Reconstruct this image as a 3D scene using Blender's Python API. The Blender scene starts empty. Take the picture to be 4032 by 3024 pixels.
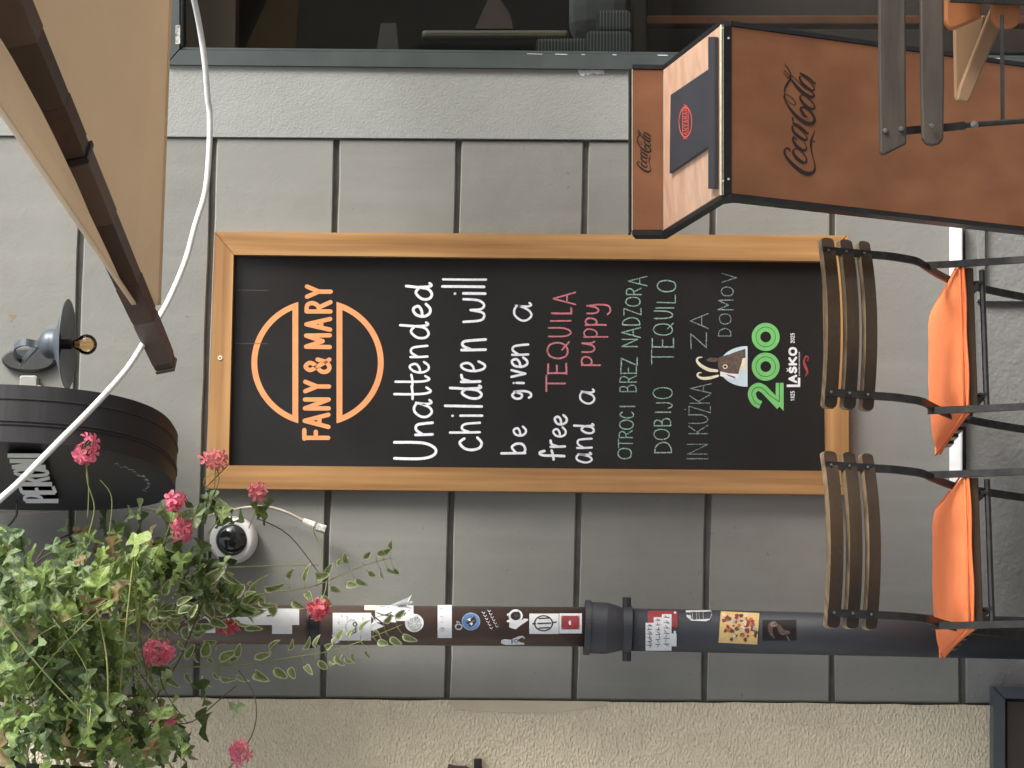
import bpy, math, random
from mathutils import Vector, Matrix
random.seed(11)
R = math.radians
sc = bpy.context.scene
col = sc.collection

# ------------------------------------------------------------------ camera, sky, sun, exposure
F_PX = 9000.0
YAW = R(6.8); ROLL = 0.013
CAM = Vector((0.0, -6.5, 1.64))
FWD = Vector((math.sin(YAW), math.cos(YAW), 0))
RT0 = Vector((math.cos(YAW), -math.sin(YAW), 0))
DN = Vector((0, 0, -1))
XH = (DN*math.cos(ROLL) + RT0*math.sin(ROLL)).normalized()      # picture right = down in the place (the phone was held on its side)
YH = (RT0*math.cos(ROLL) - DN*math.sin(ROLL)).normalized()
cam = bpy.data.cameras.new('camera')
cam.sensor_fit = 'HORIZONTAL'; cam.sensor_width = 36.0; cam.lens = F_PX/4032*36
cam.clip_start = 0.05; cam.clip_end = 400
camo = bpy.data.objects.new('camera', cam); col.objects.link(camo)
zc = -FWD
camo.matrix_world = Matrix(((XH.x, YH.x, zc.x, CAM.x), (XH.y, YH.y, zc.y, CAM.y), (XH.z, YH.z, zc.z, CAM.z), (0, 0, 0, 1)))
sc.camera = camo

SUN_EL, SUN_AZ = 34, 60          # azimuth: degrees to the right of straight out from the wall
world = bpy.data.worlds.new('World'); sc.world = world; world.use_nodes = True
nt = world.node_tree; bg = nt.nodes['Background']
sky = nt.nodes.new('ShaderNodeTexSky'); sky.sky_type = 'NISHITA'; sky.sun_disc = False
sky.sun_elevation = R(SUN_EL); sky.sun_rotation = R(180-SUN_AZ)
sky.dust_density = 3.0; sky.air_density = 1.0; sky.ozone_density = 0.6
hs = nt.nodes.new('ShaderNodeHueSaturation'); hs.inputs['Saturation'].default_value = 0.35
nt.links.new(sky.outputs[0], hs.inputs['Color']); nt.links.new(hs.outputs[0], bg.inputs[0])
bg.inputs[1].default_value = 0.15
sl = bpy.data.lights.new('sun', 'SUN'); sl.energy = 2.3; sl.angle = R(22); sl.color = (1.0, 0.96, 0.9)
so = bpy.data.objects.new('sun', sl); col.objects.link(so)
sd = Vector((math.sin(R(SUN_AZ))*math.cos(R(SUN_EL)), -math.cos(R(SUN_AZ))*math.cos(R(SUN_EL)), math.sin(R(SUN_EL))))
so.rotation_euler = sd.to_track_quat('Z', 'Y').to_euler(); so.location = sd*20
sc.view_settings.view_transform = 'Standard'; sc.view_settings.look = 'None'
sc.view_settings.exposure = 1.05; sc.view_settings.gamma = 1.0
sc.view_settings.use_curve_mapping = False
sc.render.engine = 'CYCLES'

# ------------------------------------------------------------------ helpers
def ray(px, py):
    return FWD + XH*((px-2016)/F_PX) + YH*((1512-py)/F_PX)
def at(px, py, y):                  # point on the vertical plane Y = y
    d = ray(px, py); return CAM + d*((y-CAM.y)/d.y)
def atd(px, py, D):                 # point D metres in front of the camera
    return CAM + ray(px, py)*D
def wall(px, py, lift=0.0):
    return at(px, py, -lift)
class Plane:
    def __init__(s, a, b, c):
        s.o = a; s.n = (b-a).cross(c-a).normalized()
        if s.n.dot(CAM-a) < 0: s.n = -s.n
    def __call__(s, px, py, lift=0.0):
        d = ray(px, py); o = s.o + s.n*lift
        return CAM + d*((o-CAM).dot(s.n)/d.dot(s.n))
class Cyl:
    def __init__(s, a, b, r): s.a = a; s.u = (b-a).normalized(); s.r = r
    def __call__(s, px, py, lift=0.0):
        d = ray(px, py); r = s.r+lift
        w = CAM - s.a; dp = d - s.u*d.dot(s.u); wp = w - s.u*w.dot(s.u)
        A = dp.dot(dp); B = 2*dp.dot(wp); Cc = wp.dot(wp)-r*r; q = B*B-4*A*Cc
        if q < 0: q = 0
        return CAM + d*((-B-math.sqrt(q))/(2*A))

roots = {}
def tag(o, label=None, cat=None, group=None, kind=None):
    if label: o['label'] = label
    if cat: o['category'] = cat
    if group: o['group'] = group
    if kind: o['kind'] = kind
    return o
def thing(name, loc, label, cat, group=None, kind=None):
    o = bpy.data.objects.new(name, None); o.empty_display_size = .1; col.objects.link(o)
    o.location = loc; roots[o.name] = Vector(loc)
    return tag(o, label, cat, group, kind)
def rootloc(p):
    while p is not None and p.parent is not None: p = p.parent
    return Vector(p.location) if p is not None else Vector((0, 0, 0))
class MB:
    def __init__(s): s.v = []; s.f = []; s.m = []
    def add(s, vs, fs, mi=0):
        k = len(s.v); s.v += [Vector(v) for v in vs]; s.f += [tuple(i+k for i in f) for f in fs]; s.m += [mi]*len(fs); return s
    def box(s, a, b, mi=0):
        x0, y0, z0 = a; x1, y1, z1 = b
        return s.add([(x0,y0,z0),(x1,y0,z0),(x1,y1,z0),(x0,y1,z0),(x0,y0,z1),(x1,y0,z1),(x1,y1,z1),(x0,y1,z1)],
                     [(0,3,2,1),(4,5,6,7),(0,1,5,4),(1,2,6,5),(2,3,7,6),(3,0,4,7)], mi)
    def prism(s, poly, off, mi=0, inset=0.0):      # polygon (points) extruded by vector off
        n = len(poly); off = Vector(off); poly = [Vector(p) for p in poly]
        if inset:
            c = sum(poly, Vector())/n
            fr = [p + (c-p).normalized()*inset*1.3 for p in poly]
            mid = [p + off*(inset/off.length) for p in poly]
            vs = fr + mid + [p+off for p in poly]
            fs = [tuple(range(n))]
            for i in range(n):
                j = (i+1) % n; fs.append((i, i+n, j+n, j)); fs.append((i+n, i+2*n, j+2*n, j+n))
            fs.append(tuple(range(3*n-1, 2*n-1, -1)))
            return s.add(vs, fs, mi)
        vs = poly + [p+off for p in poly]
        fs = [tuple(range(n)), tuple(range(2*n-1, n-1, -1))] + [(i, i+n, (i+1) % n+n, (i+1) % n) for i in range(n)]
        return s.add(vs, fs, mi)
    def tube(s, pts, r, n=8, mi=0, flat=None, updir=None):        # r number or list; flat=(w,t) makes a strip bar
        pts = [Vector(p) for p in pts]; rs = r if isinstance(r, (list, tuple)) else [r]*len(pts)
        vs = []; N = len(pts); prev = None
        for i, p in enumerate(pts):
            t = (pts[min(i+1, N-1)]-pts[max(i-1, 0)]).normalized()
            if prev is None:
                a = Vector(updir) if updir else (Vector((0, 0, 1)) if abs(t.z) < .9 else Vector((1, 0, 0)))
            else: a = prev
            a = (a - t*a.dot(t)).normalized(); prev = a; b = t.cross(a)
            for k in range(n):
                an = 2*math.pi*k/n + (math.pi/4 if n == 4 else 0)
                if flat:
                    vs.append(p + a*(math.copysign(flat[0]/2, math.cos(an))) + b*(math.copysign(flat[1]/2, math.sin(an))))
                else: vs.append(p + a*(rs[i]*math.cos(an)) + b*(rs[i]*math.sin(an)))
        fs = []
        for i in range(N-1):
            for k in range(n):
                k2 = (k+1) % n; fs.append((i*n+k, i*n+k2, (i+1)*n+k2, (i+1)*n+k))
        fs.append(tuple(range(n-1, -1, -1))); fs.append(tuple(range((N-1)*n, N*n)))
        return s.add(vs, fs, mi)
    def bar(s, a, b, w, t, up=(0, 0, 1), mi=0):
        return s.tube([a, b], 1, 4, mi, flat=(w, t), updir=up)
    def lathe(s, c, axis, prof, n=28, mi=0):      # prof: (distance along axis, radius)
        axis = Vector(axis).normalized(); a = axis.orthogonal().normalized(); b = axis.cross(a); c = Vector(c)
        vs = []; fs = []
        for (h, r) in prof:
            for k in range(n):
                an = 2*math.pi*k/n; vs.append(c + axis*h + a*(r*math.cos(an)) + b*(r*math.sin(an)))
        for i in range(len(prof)-1):
            for k in range(n):
                k2 = (k+1) % n; fs.append((i*n+k, i*n+k2, (i+1)*n+k2, (i+1)*n+k))
        return s.add(vs, fs, mi)
    def build(s, name, mats, parent=None, smooth=False, bevel=0, label=None, kind=None):
        o = bpy.data.objects.new(name, s.mesh(name, mats, rootloc(parent), smooth)); col.objects.link(o)
        if parent is not None: o.parent = parent
        if bevel:
            md = o.modifiers.new('bevel', 'BEVEL'); md.width = bevel; md.segments = 2; md.limit_method = 'ANGLE'; md.angle_limit = R(35)
        if label: o['label'] = label
        if kind: o['kind'] = kind
        return o
    def mesh(s, name, mats, off=Vector((0, 0, 0)), smooth=False):
        me = bpy.data.meshes.new(name)
        me.from_pydata([v-off for v in s.v], [], s.f)
        if not isinstance(mats, (list, tuple)): mats = [mats]
        for m in mats: me.materials.append(m)
        if len(mats) > 1: me.polygons.foreach_set('material_index', s.m)
        if smooth: me.polygons.foreach_set('use_smooth', [True]*len(s.f))
        me.update()
        return me

def smoothpath(pts, k=5):
    P = [list(p)+([None] if len(p) == 2 else []) for p in pts]
    if len(P) < 3: return P
    out = []
    for i in range(len(P)-1):
        p0 = P[max(i-1, 0)]; p1 = P[i]; p2 = P[i+1]; p3 = P[min(i+2, len(P)-1)]
        for j in range(k):
            t = j/k; q = []
            for c in range(3):
                if p1[c] is None: q.append(None); continue
                q.append(.5*((2*p1[c])+(-p0[c]+p2[c])*t+(2*p0[c]-5*p1[c]+4*p2[c]-p3[c])*t*t+(-p0[c]+3*p1[c]-3*p2[c]+p3[c])*t**3))
            out.append(q)
    out.append(P[-1]); return out
def sm3(pts, k=6):
    P = [Vector(p) for p in pts]; out = []
    for i in range(len(P)-1):
        p0 = P[max(i-1, 0)]; p1 = P[i]; p2 = P[i+1]; p3 = P[min(i+2, len(P)-1)]
        for j in range(k):
            t = j/k; out.append(.5*((2*p1)+(p2-p0)*t+(2*p0-5*p1+4*p2-p3)*t*t+(3*p1-p0-3*p2+p3)*t**3))
    out.append(P[-1]); return out
def ribbon(mb, pts, w, surf, lift, mi=0, smooth=True, cap=True):
    P = smoothpath(pts) if smooth else [list(p)+([None] if len(p) == 2 else []) for p in pts]
    L = []; Rr = []; N = len(P)
    for i, p in enumerate(P):
        a = P[max(i-1, 0)]; b = P[min(i+1, N-1)]
        dx, dy = b[0]-a[0], b[1]-a[1]; l = math.hypot(dx, dy) or 1
        ww = (p[2] if p[2] is not None else w)/2
        L.append((p[0]-dy/l*ww, p[1]+dx/l*ww)); Rr.append((p[0]+dy/l*ww, p[1]-dx/l*ww))
    vs = [surf(x, y, lift) for x, y in L] + [surf(x, y, lift) for x, y in Rr]
    mb.add(vs, [(i, i+1, N+i+1, N+i) for i in range(N-1)], mi)
    if cap:
        for p in (P[0], P[-1]):
            ww = (p[2] if p[2] is not None else w)/2
            mb.add([surf(p[0]+ww*math.cos(a*math.pi/4), p[1]+ww*math.sin(a*math.pi/4), lift+.00005) for a in range(8)], [tuple(range(8))], mi)
def patch(mb, poly, surf, lift, mi=0):
    mb.add([surf(x, y, lift) for x, y in poly], [tuple(range(len(poly)))], mi)
def disc(mb, c, rx, ry, surf, lift, mi=0, n=28, hole=0):
    if hole:
        vs = [surf(c[0]+rx*q*math.cos(2*math.pi*k/n), c[1]+ry*q*math.sin(2*math.pi*k/n), lift) for q in (1, hole) for k in range(n)]
        mb.add(vs, [(k, (k+1) % n, n+(k+1) % n, n+k) for k in range(n)], mi)
    else: patch(mb, [(c[0]+rx*math.cos(2*math.pi*k/n), c[1]+ry*math.sin(2*math.pi*k/n)) for k in range(n)], surf, lift, mi)

# ------------------------------------------------------------------ materials
def srgb(r, g, b):
    f = lambda c: (c/255/12.92) if c/255 <= .04045 else ((c/255+.055)/1.055)**2.4
    return (f(r), f(g), f(b), 1)
def mul(c, k): return (min(c[0]*k, 1), min(c[1]*k, 1), min(c[2]*k, 1), 1)
def mat(name, c, rough=.7, metal=0, var=.0, vscale=6, bump=0, bscale=200, bdist=.002, c2=None, stretch=None, spec=.5, detail=6,
        fine=0, coat=0, dirt=0, dirtc=(.05, .045, .04, 1)):
    m = bpy.data.materials.new(name); m.use_nodes = True; n = m.node_tree.nodes; l = m.node_tree.links
    b = n['Principled BSDF']; b.inputs['Base Color'].default_value = c; b.inputs['Roughness'].default_value = rough
    b.inputs['Metallic'].default_value = metal; b.inputs['Specular IOR Level'].default_value = spec; b.inputs['Coat Weight'].default_value = coat
    tc = n.new('ShaderNodeTexCoord'); mp = n.new('ShaderNodeMapping'); l.new(tc.outputs['Object'], mp.inputs[0])
    if stretch: mp.inputs['Scale'].default_value = stretch
    last = None
    if var or c2:
        t = n.new('ShaderNodeTexNoise'); t.inputs['Scale'].default_value = vscale; t.inputs['Detail'].default_value = detail; l.new(mp.outputs[0], t.inputs[0])
        r = n.new('ShaderNodeValToRGB'); l.new(t.outputs[0], r.inputs[0])
        r.color_ramp.elements[0].position = .3; r.color_ramp.elements[1].position = .7
        r.color_ramp.elements[0].color = mul(c, 1-var); r.color_ramp.elements[1].color = c2 if c2 else mul(c, 1+var)
        l.new(r.outputs[0], b.inputs['Base Color']); last = r.outputs[0]
        if rough < .9:
            mr = n.new('ShaderNodeMapRange'); l.new(t.outputs[0], mr.inputs[0]); mr.inputs[3].default_value = rough*.85; mr.inputs[4].default_value = min(1, rough*1.15)
            l.new(mr.outputs[0], b.inputs['Roughness'])
    if dirt:
        t2 = n.new('ShaderNodeTexNoise'); t2.inputs['Scale'].default_value = 2.3; t2.inputs['Detail'].default_value = 9; t2.inputs['Roughness'].default_value = .7
        l.new(tc.outputs['Object'], t2.inputs[0])
        mr2 = n.new('ShaderNodeMapRange'); l.new(t2.outputs[0], mr2.inputs[0]); mr2.inputs[1].default_value = .52; mr2.inputs[2].default_value = .78; mr2.inputs[4].default_value = dirt
        mx = n.new('ShaderNodeMixRGB'); l.new(mr2.outputs[0], mx.inputs[0])
        if last: l.new(last, mx.inputs[1])
        else: mx.inputs[1].default_value = c
        mx.inputs[2].default_value = dirtc; l.new(mx.outputs[0], b.inputs['Base Color'])
    if bump:
        t3 = n.new('ShaderNodeTexNoise'); t3.inputs['Scale'].default_value = bscale; t3.inputs['Detail'].default_value = 4
        l.new(mp.outputs[0], t3.inputs[0])
        bp = n.new('ShaderNodeBump'); bp.inputs['Strength'].default_value = bump; bp.inputs['Distance'].default_value = bdist
        l.new(t3.outputs[0], bp.inputs['Height']); l.new(bp.outputs[0], b.inputs['Normal'])
        if fine:
            t4 = n.new('ShaderNodeTexNoise'); t4.inputs['Scale'].default_value = bscale*fine; t4.inputs['Detail'].default_value = 3
            l.new(tc.outputs['Object'], t4.inputs[0]); bp2 = n.new('ShaderNodeBump'); bp2.inputs['Strength'].default_value = bump*.8; bp2.inputs['Distance'].default_value = bdist*2
            l.new(t4.outputs[0], bp2.inputs['Height']); l.new(bp.outputs[0], bp2.inputs['Normal']); l.new(bp2.outputs[0], b.inputs['Normal'])
    return m
GREY = (.235, .235, .225, 1)
M_walls = []
for i in range(4):
    k = (.97, 1.03, .93, 1.0)[i]
    m = mat('grey_plaster', mul((.222, .223, .205, 1), k), .85, var=.08, vscale=2.2+i*.7, bump=.4, bscale=110, bdist=.0018, fine=.22, dirt=.45, dirtc=(.15, .145, .125, 1))
    n = m.node_tree.nodes; l = m.node_tree.links; b_ = n['Principled BSDF']      # rain streaks
    tc = n.new('ShaderNodeTexCoord'); mp = n.new('ShaderNodeMapping'); mp.inputs['Scale'].default_value = (14, 14, 1.1); mp.inputs['Location'].default_value = (i*3, 0, i*2)
    l.new(tc.outputs['Object'], mp.inputs[0]); t = n.new('ShaderNodeTexNoise'); t.inputs['Scale'].default_value = 1; t.inputs['Detail'].default_value = 7; l.new(mp.outputs[0], t.inputs[0])
    mr = n.new('ShaderNodeMapRange'); l.new(t.outputs[0], mr.inputs[0]); mr.inputs[1].default_value = .5; mr.inputs[2].default_value = .8; mr.inputs[4].default_value = .35
    mx = n.new('ShaderNodeMixRGB'); l.new(mr.outputs[0], mx.inputs[0]); l.new(b_.inputs['Base Color'].links[0].from_socket, mx.inputs[1]); mx.inputs[2].default_value = (.3, .3, .275, 1)
    t5 = n.new('ShaderNodeTexNoise'); t5.inputs['Scale'].default_value = 55; t5.inputs['Detail'].default_value = 2; l.new(tc.outputs['Object'], t5.inputs[0])
    m5 = n.new('ShaderNodeMapRange'); l.new(t5.outputs[0], m5.inputs[0]); m5.inputs[1].default_value = .7; m5.inputs[2].default_value = .76; m5.inputs[4].default_value = .5
    mx5 = n.new('ShaderNodeMixRGB'); l.new(m5.outputs[0], mx5.inputs[0]); l.new(mx.outputs[0], mx5.inputs[1]); mx5.inputs[2].default_value = (.1, .1, .09, 1)
    l.new(mx5.outputs[0], b_.inputs['Base Color']); M_walls.append(m)
M_pil = mat('smooth_grey_plaster', (.275, .285, .27, 1), .85, var=.07, vscale=4, bump=.35, bscale=45, bdist=.0025, fine=4, dirt=.3, dirtc=(.2, .2, .19, 1))
M_gap = mat('groove_plaster', (.13, .13, .12, 1), .95, var=.2, vscale=20)
M_plinth = mat('plinth_plaster', (.2, .2, .195, 1), .85, var=.1, vscale=4, bump=.6, bscale=90, bdist=.003, fine=.3, dirt=.3, dirtc=(.1, .1, .1, 1))
def beige_mat():
    m = mat('rough_beige_render', (.78, .685, .5, 1), .95, var=.05, vscale=9, dirt=.35, dirtc=(.66, .56, .4, 1))
    n = m.node_tree.nodes; l = m.node_tree.links; tc = n.new('ShaderNodeTexCoord'); mp = n.new('ShaderNodeMapping')
    mp.inputs['Rotation'].default_value = (0, R(20), 0); mp.inputs['Scale'].default_value = (.6, 1, 1); l.new(tc.outputs['Object'], mp.inputs[0])
    t = n.new('ShaderNodeTexNoise'); t.inputs['Scale'].default_value = 300; t.inputs['Detail'].default_value = 5; l.new(mp.outputs[0], t.inputs[0])
    t2 = n.new('ShaderNodeTexVoronoi'); t2.inputs['Scale'].default_value = 150; l.new(mp.outputs[0], t2.inputs[0])
    ad = n.new('ShaderNodeMath'); ad.operation = 'ADD'; l.new(t.outputs[0], ad.inputs[0]); l.new(t2.outputs[0], ad.inputs[1])
    bp = n.new('ShaderNodeBump'); bp.inputs['Strength'].default_value = 1; bp.inputs['Distance'].default_value = .0055
    l.new(ad.outputs[0], bp.inputs['Height']); l.new(bp.outputs[0], n['Principled BSDF'].inputs['Normal'])
    return m
M_beige = beige_mat()
M_frame = mat('orange_oak', srgb(138, 100, 62), .36, var=.0, c2=srgb(186, 144, 94), vscale=38, stretch=(1, 1, .035), bump=.15, bscale=60, bdist=.001, dirt=.25, dirtc=srgb(120, 76, 40))
M_framex = mat('orange_oak_across', srgb(138, 100, 62), .36, var=.0, c2=srgb(186, 144, 94), vscale=38, stretch=(.035, 1, 1), bump=.15, bscale=60, bdist=.001, dirt=.25, dirtc=srgb(120, 76, 40))
M_slate = mat('chalkboard', (.012, .0115, .0115, 1), .36, var=.2, vscale=3, dirt=.5, dirtc=(.026, .026, .027, 1), spec=.5)
def chalky(m, thr):
    n = m.node_tree.nodes; l = m.node_tree.links; b = n['Principled BSDF']; src = b.inputs['Base Color'].links[0].from_socket
    tc = n.new('ShaderNodeTexCoord'); t = n.new('ShaderNodeTexNoise'); t.inputs['Scale'].default_value = 420; t.inputs['Detail'].default_value = 3; l.new(tc.outputs['Object'], t.inputs[0])
    mr = n.new('ShaderNodeMapRange'); l.new(t.outputs[0], mr.inputs[0]); mr.inputs[1].default_value = thr; mr.inputs[2].default_value = thr+.12
    mx = n.new('ShaderNodeMixRGB'); l.new(mr.outputs[0], mx.inputs[0]); l.new(src, mx.inputs[1]); mx.inputs[2].default_value = (.03, .03, .03, 1); l.new(mx.outputs[0], b.inputs['Base Color'])
M_cw = mat('white_chalk_pen', (.8, .83, .88, 1), .9, var=.12, vscale=90)
M_cp = mat('pink_chalk', srgb(212, 128, 136), .95, var=.18, vscale=160)
M_cg = mat('pale_green_chalk', srgb(150, 186, 170), .95, var=.25, vscale=200)
M_cgr = mat('grey_green_chalk', srgb(140, 160, 158), .95, var=.3, vscale=200)
chalky(M_cw, .62); chalky(M_cp, .52); chalky(M_cg, .5); chalky(M_cgr, .47)
M_copper = mat('orange_print', srgb(228, 148, 96), .55, var=.08, vscale=40)
M_green = mat('green_print', srgb(112, 190, 108), .6, var=.08, vscale=50)
M_white = mat('white_print', (.75, .77, .8, 1), .6, var=.06, vscale=60)
M_black = mat('black_print', (.02, .02, .022, 1), .6, var=.1, vscale=60)
M_red = mat('red_print', srgb(150, 52, 58), .6, var=.2, vscale=80)
M_sky = mat('pale_blue_print', srgb(196, 216, 228), .6, var=.06, vscale=60)
M_goat = mat('brown_print', srgb(92, 78, 68), .6, var=.35, vscale=120)
M_cream = mat('cream_print', srgb(226, 218, 190), .6, var=.15, vscale=90)
M_lam = mat('brown_laminate', srgb(132, 86, 60), .4, c2=srgb(152, 102, 70), var=.03, vscale=10, stretch=(1, 1, .6), bump=.05, bscale=300, dirt=.12, dirtc=srgb(110, 64, 44))
M_lamglare = mat('glare_lightened_laminate', srgb(202, 158, 130), .4, c2=srgb(224, 188, 162), vscale=12, stretch=(1, 4, 1), spec=.9, coat=.6)  # same laminate, colour lightened to carry the sky glare on the desk
M_brand = mat('burnt_lettering', (.022, .012, .01, 1), .7, var=.2, vscale=80)
M_dmetal = mat('black_steel', (.022, .022, .024, 1), .42, metal=.3, var=.2, vscale=25, bump=.1, bscale=400)
M_leather = mat('black_leatherette', (.042, .045, .056, 1), .45, var=.1, vscale=20, bump=.3, bscale=500)
M_iron = mat('dark_wrought_iron', (.04, .039, .038, 1), .4, metal=.5, var=.3, vscale=40, bump=.2, bscale=200)
M_bolt = mat('worn_bolt_metal', (.2, .19, .18, 1), .35, metal=.7, var=.3, vscale=300)
M_slat = mat('brown_varnished_slat', srgb(74, 56, 38), .28, c2=srgb(42, 32, 25), vscale=11, stretch=(.15, 1, 1), bump=.15, bscale=120, bdist=.001, dirt=.3, dirtc=srgb(44, 36, 30))
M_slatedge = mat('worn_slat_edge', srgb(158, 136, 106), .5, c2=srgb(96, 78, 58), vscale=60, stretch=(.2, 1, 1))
M_oldslat = mat('weathered_grey_slat', srgb(78, 69, 60), .6, c2=srgb(40, 35, 31), vscale=26, stretch=(.09, 1, 1), bump=.35, bscale=90, bdist=.001, dirt=.3, dirtc=srgb(52, 44, 36))
M_orange = mat('orange_cloth', srgb(255, 138, 84), .85, var=.08, vscale=7, bump=.35, bscale=28, bdist=.006, fine=20, dirt=.25, dirtc=srgb(226, 112, 66))
M_orwood = mat('orange_stained_wood', srgb(158, 98, 58), .45, c2=srgb(182, 116, 70), vscale=12, stretch=(1, .2, 1), dirt=.3, dirtc=srgb(92, 56, 36))
M_palewood = mat('pale_beech', srgb(152, 120, 88), .55, c2=srgb(136, 108, 82), vscale=12, stretch=(.2, 1, 1), bump=.1, bscale=60)
M_brownpipe = mat('brown_painted_pipe', srgb(88, 73, 67), .38, var=.12, vscale=8, bump=.15, bscale=60, dirt=.3, dirtc=srgb(110, 96, 90))
M_greypipe = mat('charcoal_cast_pipe', srgb(54, 56, 62), .5, var=.12, vscale=10, bump=.25, bscale=120, dirt=.2, dirtc=srgb(86, 84, 84))
M_tan = mat('tan_canopy_cloth', srgb(234, 216, 188), .9, var=.05, vscale=2, bump=.1, bscale=900, bdist=.0005)
def translucent(m, k):
    n = m.node_tree.nodes; l = m.node_tree.links; b = n['Principled BSDF']; out = n['Material Output']
    tr = n.new('ShaderNodeBsdfTranslucent'); mx = n.new('ShaderNodeMixShader'); mx.inputs[0].default_value = k
    src = b.inputs['Base Color']
    if src.is_linked: l.new(src.links[0].from_socket, tr.inputs[0])
    else: tr.inputs[0].default_value = src.default_value
    l.new(b.outputs[0], mx.inputs[1]); l.new(tr.outputs[0], mx.inputs[2]); l.new(mx.outputs[0], out.inputs[0]); return m
translucent(M_tan, .3)
M_rib = mat('brown_painted_rib', srgb(80, 68, 62), .5, var=.12, vscale=10, bump=.1, bscale=100, dirt=.25, dirtc=srgb(100, 62, 52))
M_riblit = mat('lit_rib_side', srgb(104, 88, 80), .6, var=.1, vscale=14)  # rib brown made paler: light on its side faces put into the colour
M_rope = mat('white_sleeve', (.78, .8, .78, 1), .55, var=.05, vscale=60, bump=.3, bscale=250, bdist=.001)
M_cable = mat('beige_cable', srgb(168, 160, 146), .6, var=.12, vscale=40)
M_bcable = mat('black_cable', (.02, .02, .02, 1), .5)
M_win = mat('dark_green_grey_frame', srgb(58, 66, 66), .45, var=.12, vscale=12, bump=.1, bscale=200, dirt=.2, dirtc=srgb(88, 94, 94))
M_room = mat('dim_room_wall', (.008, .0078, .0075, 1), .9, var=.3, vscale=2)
M_shade = mat('blue_grey_enamel', srgb(84, 92, 100), .42, metal=.2, var=.2, vscale=18, dirt=.3, dirtc=srgb(62, 66, 70))
M_plate = mat('dark_grey_enamel', srgb(52, 54, 54), .6, var=.15, vscale=20)
M_box = mat('grey_plastic', srgb(150, 150, 146), .5, var=.05, vscale=20)
M_wplastic = mat('white_plastic', (.72, .72, .7, 1), .35, var=.08, vscale=30)
M_letter = mat('white_lacquer_letter', (.86, .87, .9, 1), .35, var=.04, vscale=30)
M_domeglass = mat('smoked_dome', (.012, .014, .014, 1), .12, coat=.5)
M_drum = mat('black_drum_lacquer', (.013, .013, .015, 1), .5, var=.3, vscale=6, stretch=(1, 1, 5), bump=.1, bscale=40)
M_drumf = mat('charcoal_drum_face', (.022, .023, .025, 1), .55, var=.2, vscale=6)
M_hatchf = mat('blue_grey_steel', srgb(84, 92, 100), .4, metal=.3, var=.1, vscale=8)
M_hatchp = mat('dark_brown_panel', srgb(72, 62, 57), .6, var=.12, vscale=8)
M_ledge = mat('pale_stone_ledge', (.62, .64, .66, 1), .5, var=.1, vscale=20, bump=.2, bscale=120)
M_pave = mat('grey_paving', (.16, .155, .148, 1), .9, var=.15, vscale=4, bump=.5, bscale=60)
M_opp = mat('street_render', (.42, .37, .3, 1), .9, var=.08, vscale=2)
M_soil = mat('dark_trough', srgb(58, 52, 48), .7, var=.1, vscale=10)
M_stripe = bpy.data.materials.new('pinstripe_cloth'); M_stripe.use_nodes = True
def stripes():
    n = M_stripe.node_tree.nodes; l = M_stripe.node_tree.links; b = n['Principled BSDF']; b.inputs['Roughness'].default_value = .9
    tc = n.new('ShaderNodeTexCoord'); sp = n.new('ShaderNodeSeparateXYZ'); l.new(tc.outputs['Object'], sp.inputs[0])
    a = n.new('ShaderNodeMath'); a.operation = 'MULTIPLY'; a.inputs[1].default_value = 1/.0096; l.new(sp.outputs['Z'], a.inputs[0])
    f = n.new('ShaderNodeMath'); f.operation = 'FRACT'; l.new(a.outputs[0], f.inputs[0])
    r = n.new('ShaderNodeValToRGB'); r.color_ramp.interpolation = 'CONSTANT'; l.new(f.outputs[0], r.inputs[0])
    r.color_ramp.elements[0].color = (.22, .25, .28, 1); r.color_ramp.elements[1].color = (.85, .87, .87, 1); r.color_ramp.elements[1].position = .84
    l.new(r.outputs[0], b.inputs['Base Color'])
stripes()
M_greycloth = mat('grey_cloth', (.2, .21, .22, 1), .9, var=.1, vscale=30)
def glass_mat(name, tint, rough=.02, k=.08):
    m = bpy.data.materials.new(name); m.use_nodes = True; n = m.node_tree.nodes; l = m.node_tree.links
    n.remove(n['Principled BSDF']); out = n['Material Output']
    g = n.new('ShaderNodeBsdfGlossy'); g.inputs['Roughness'].default_value = rough; t = n.new('ShaderNodeBsdfTransparent'); t.inputs[0].default_value = tint
    fr = n.new('ShaderNodeFresnel'); fr.inputs[0].default_value = 1.45
    mx = n.new('ShaderNodeMixShader'); l.new(fr.outputs[0], mx.inputs[0]); l.new(t.outputs[0], mx.inputs[1]); l.new(g.outputs[0], mx.inputs[2]); l.new(mx.outputs[0], out.inputs[0]); return m
M_glass = glass_mat('window_glass', (.82, .84, .82, 1))
M_amber = glass_mat('amber_bulb_glass', (.93, .8, .6, 1))

# ------------------------------------------------------------------ ground, street
g = MB(); g.box((-25, -40, -.3), (25, 3, 0)); tag(g.build('ground', M_pave), kind='structure')
op = thing('sky_block_house', (0, -17, 0), 'plain warm rendered house added unseen behind the viewer to block low sky', 'building')  # unseen house added to cut the low sky and darken the glass reflections
MB().box((-14, -17.6, 0), (14, -17, 7.2)).build('wall', M_opp, op)
for i in range(6):
    for j in range(2):
        x = -11.5+i*4.2; z = 1+j*3.1
        w = MB().box((x, -17.02, z), (x+1.1, -16.96, z+1.7)).build('window', M_win, op)
        MB().box((x+.08, -16.965, z+.08), (x+1.02, -16.95, z+1.62)).build('pane', M_domeglass, w)

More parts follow.
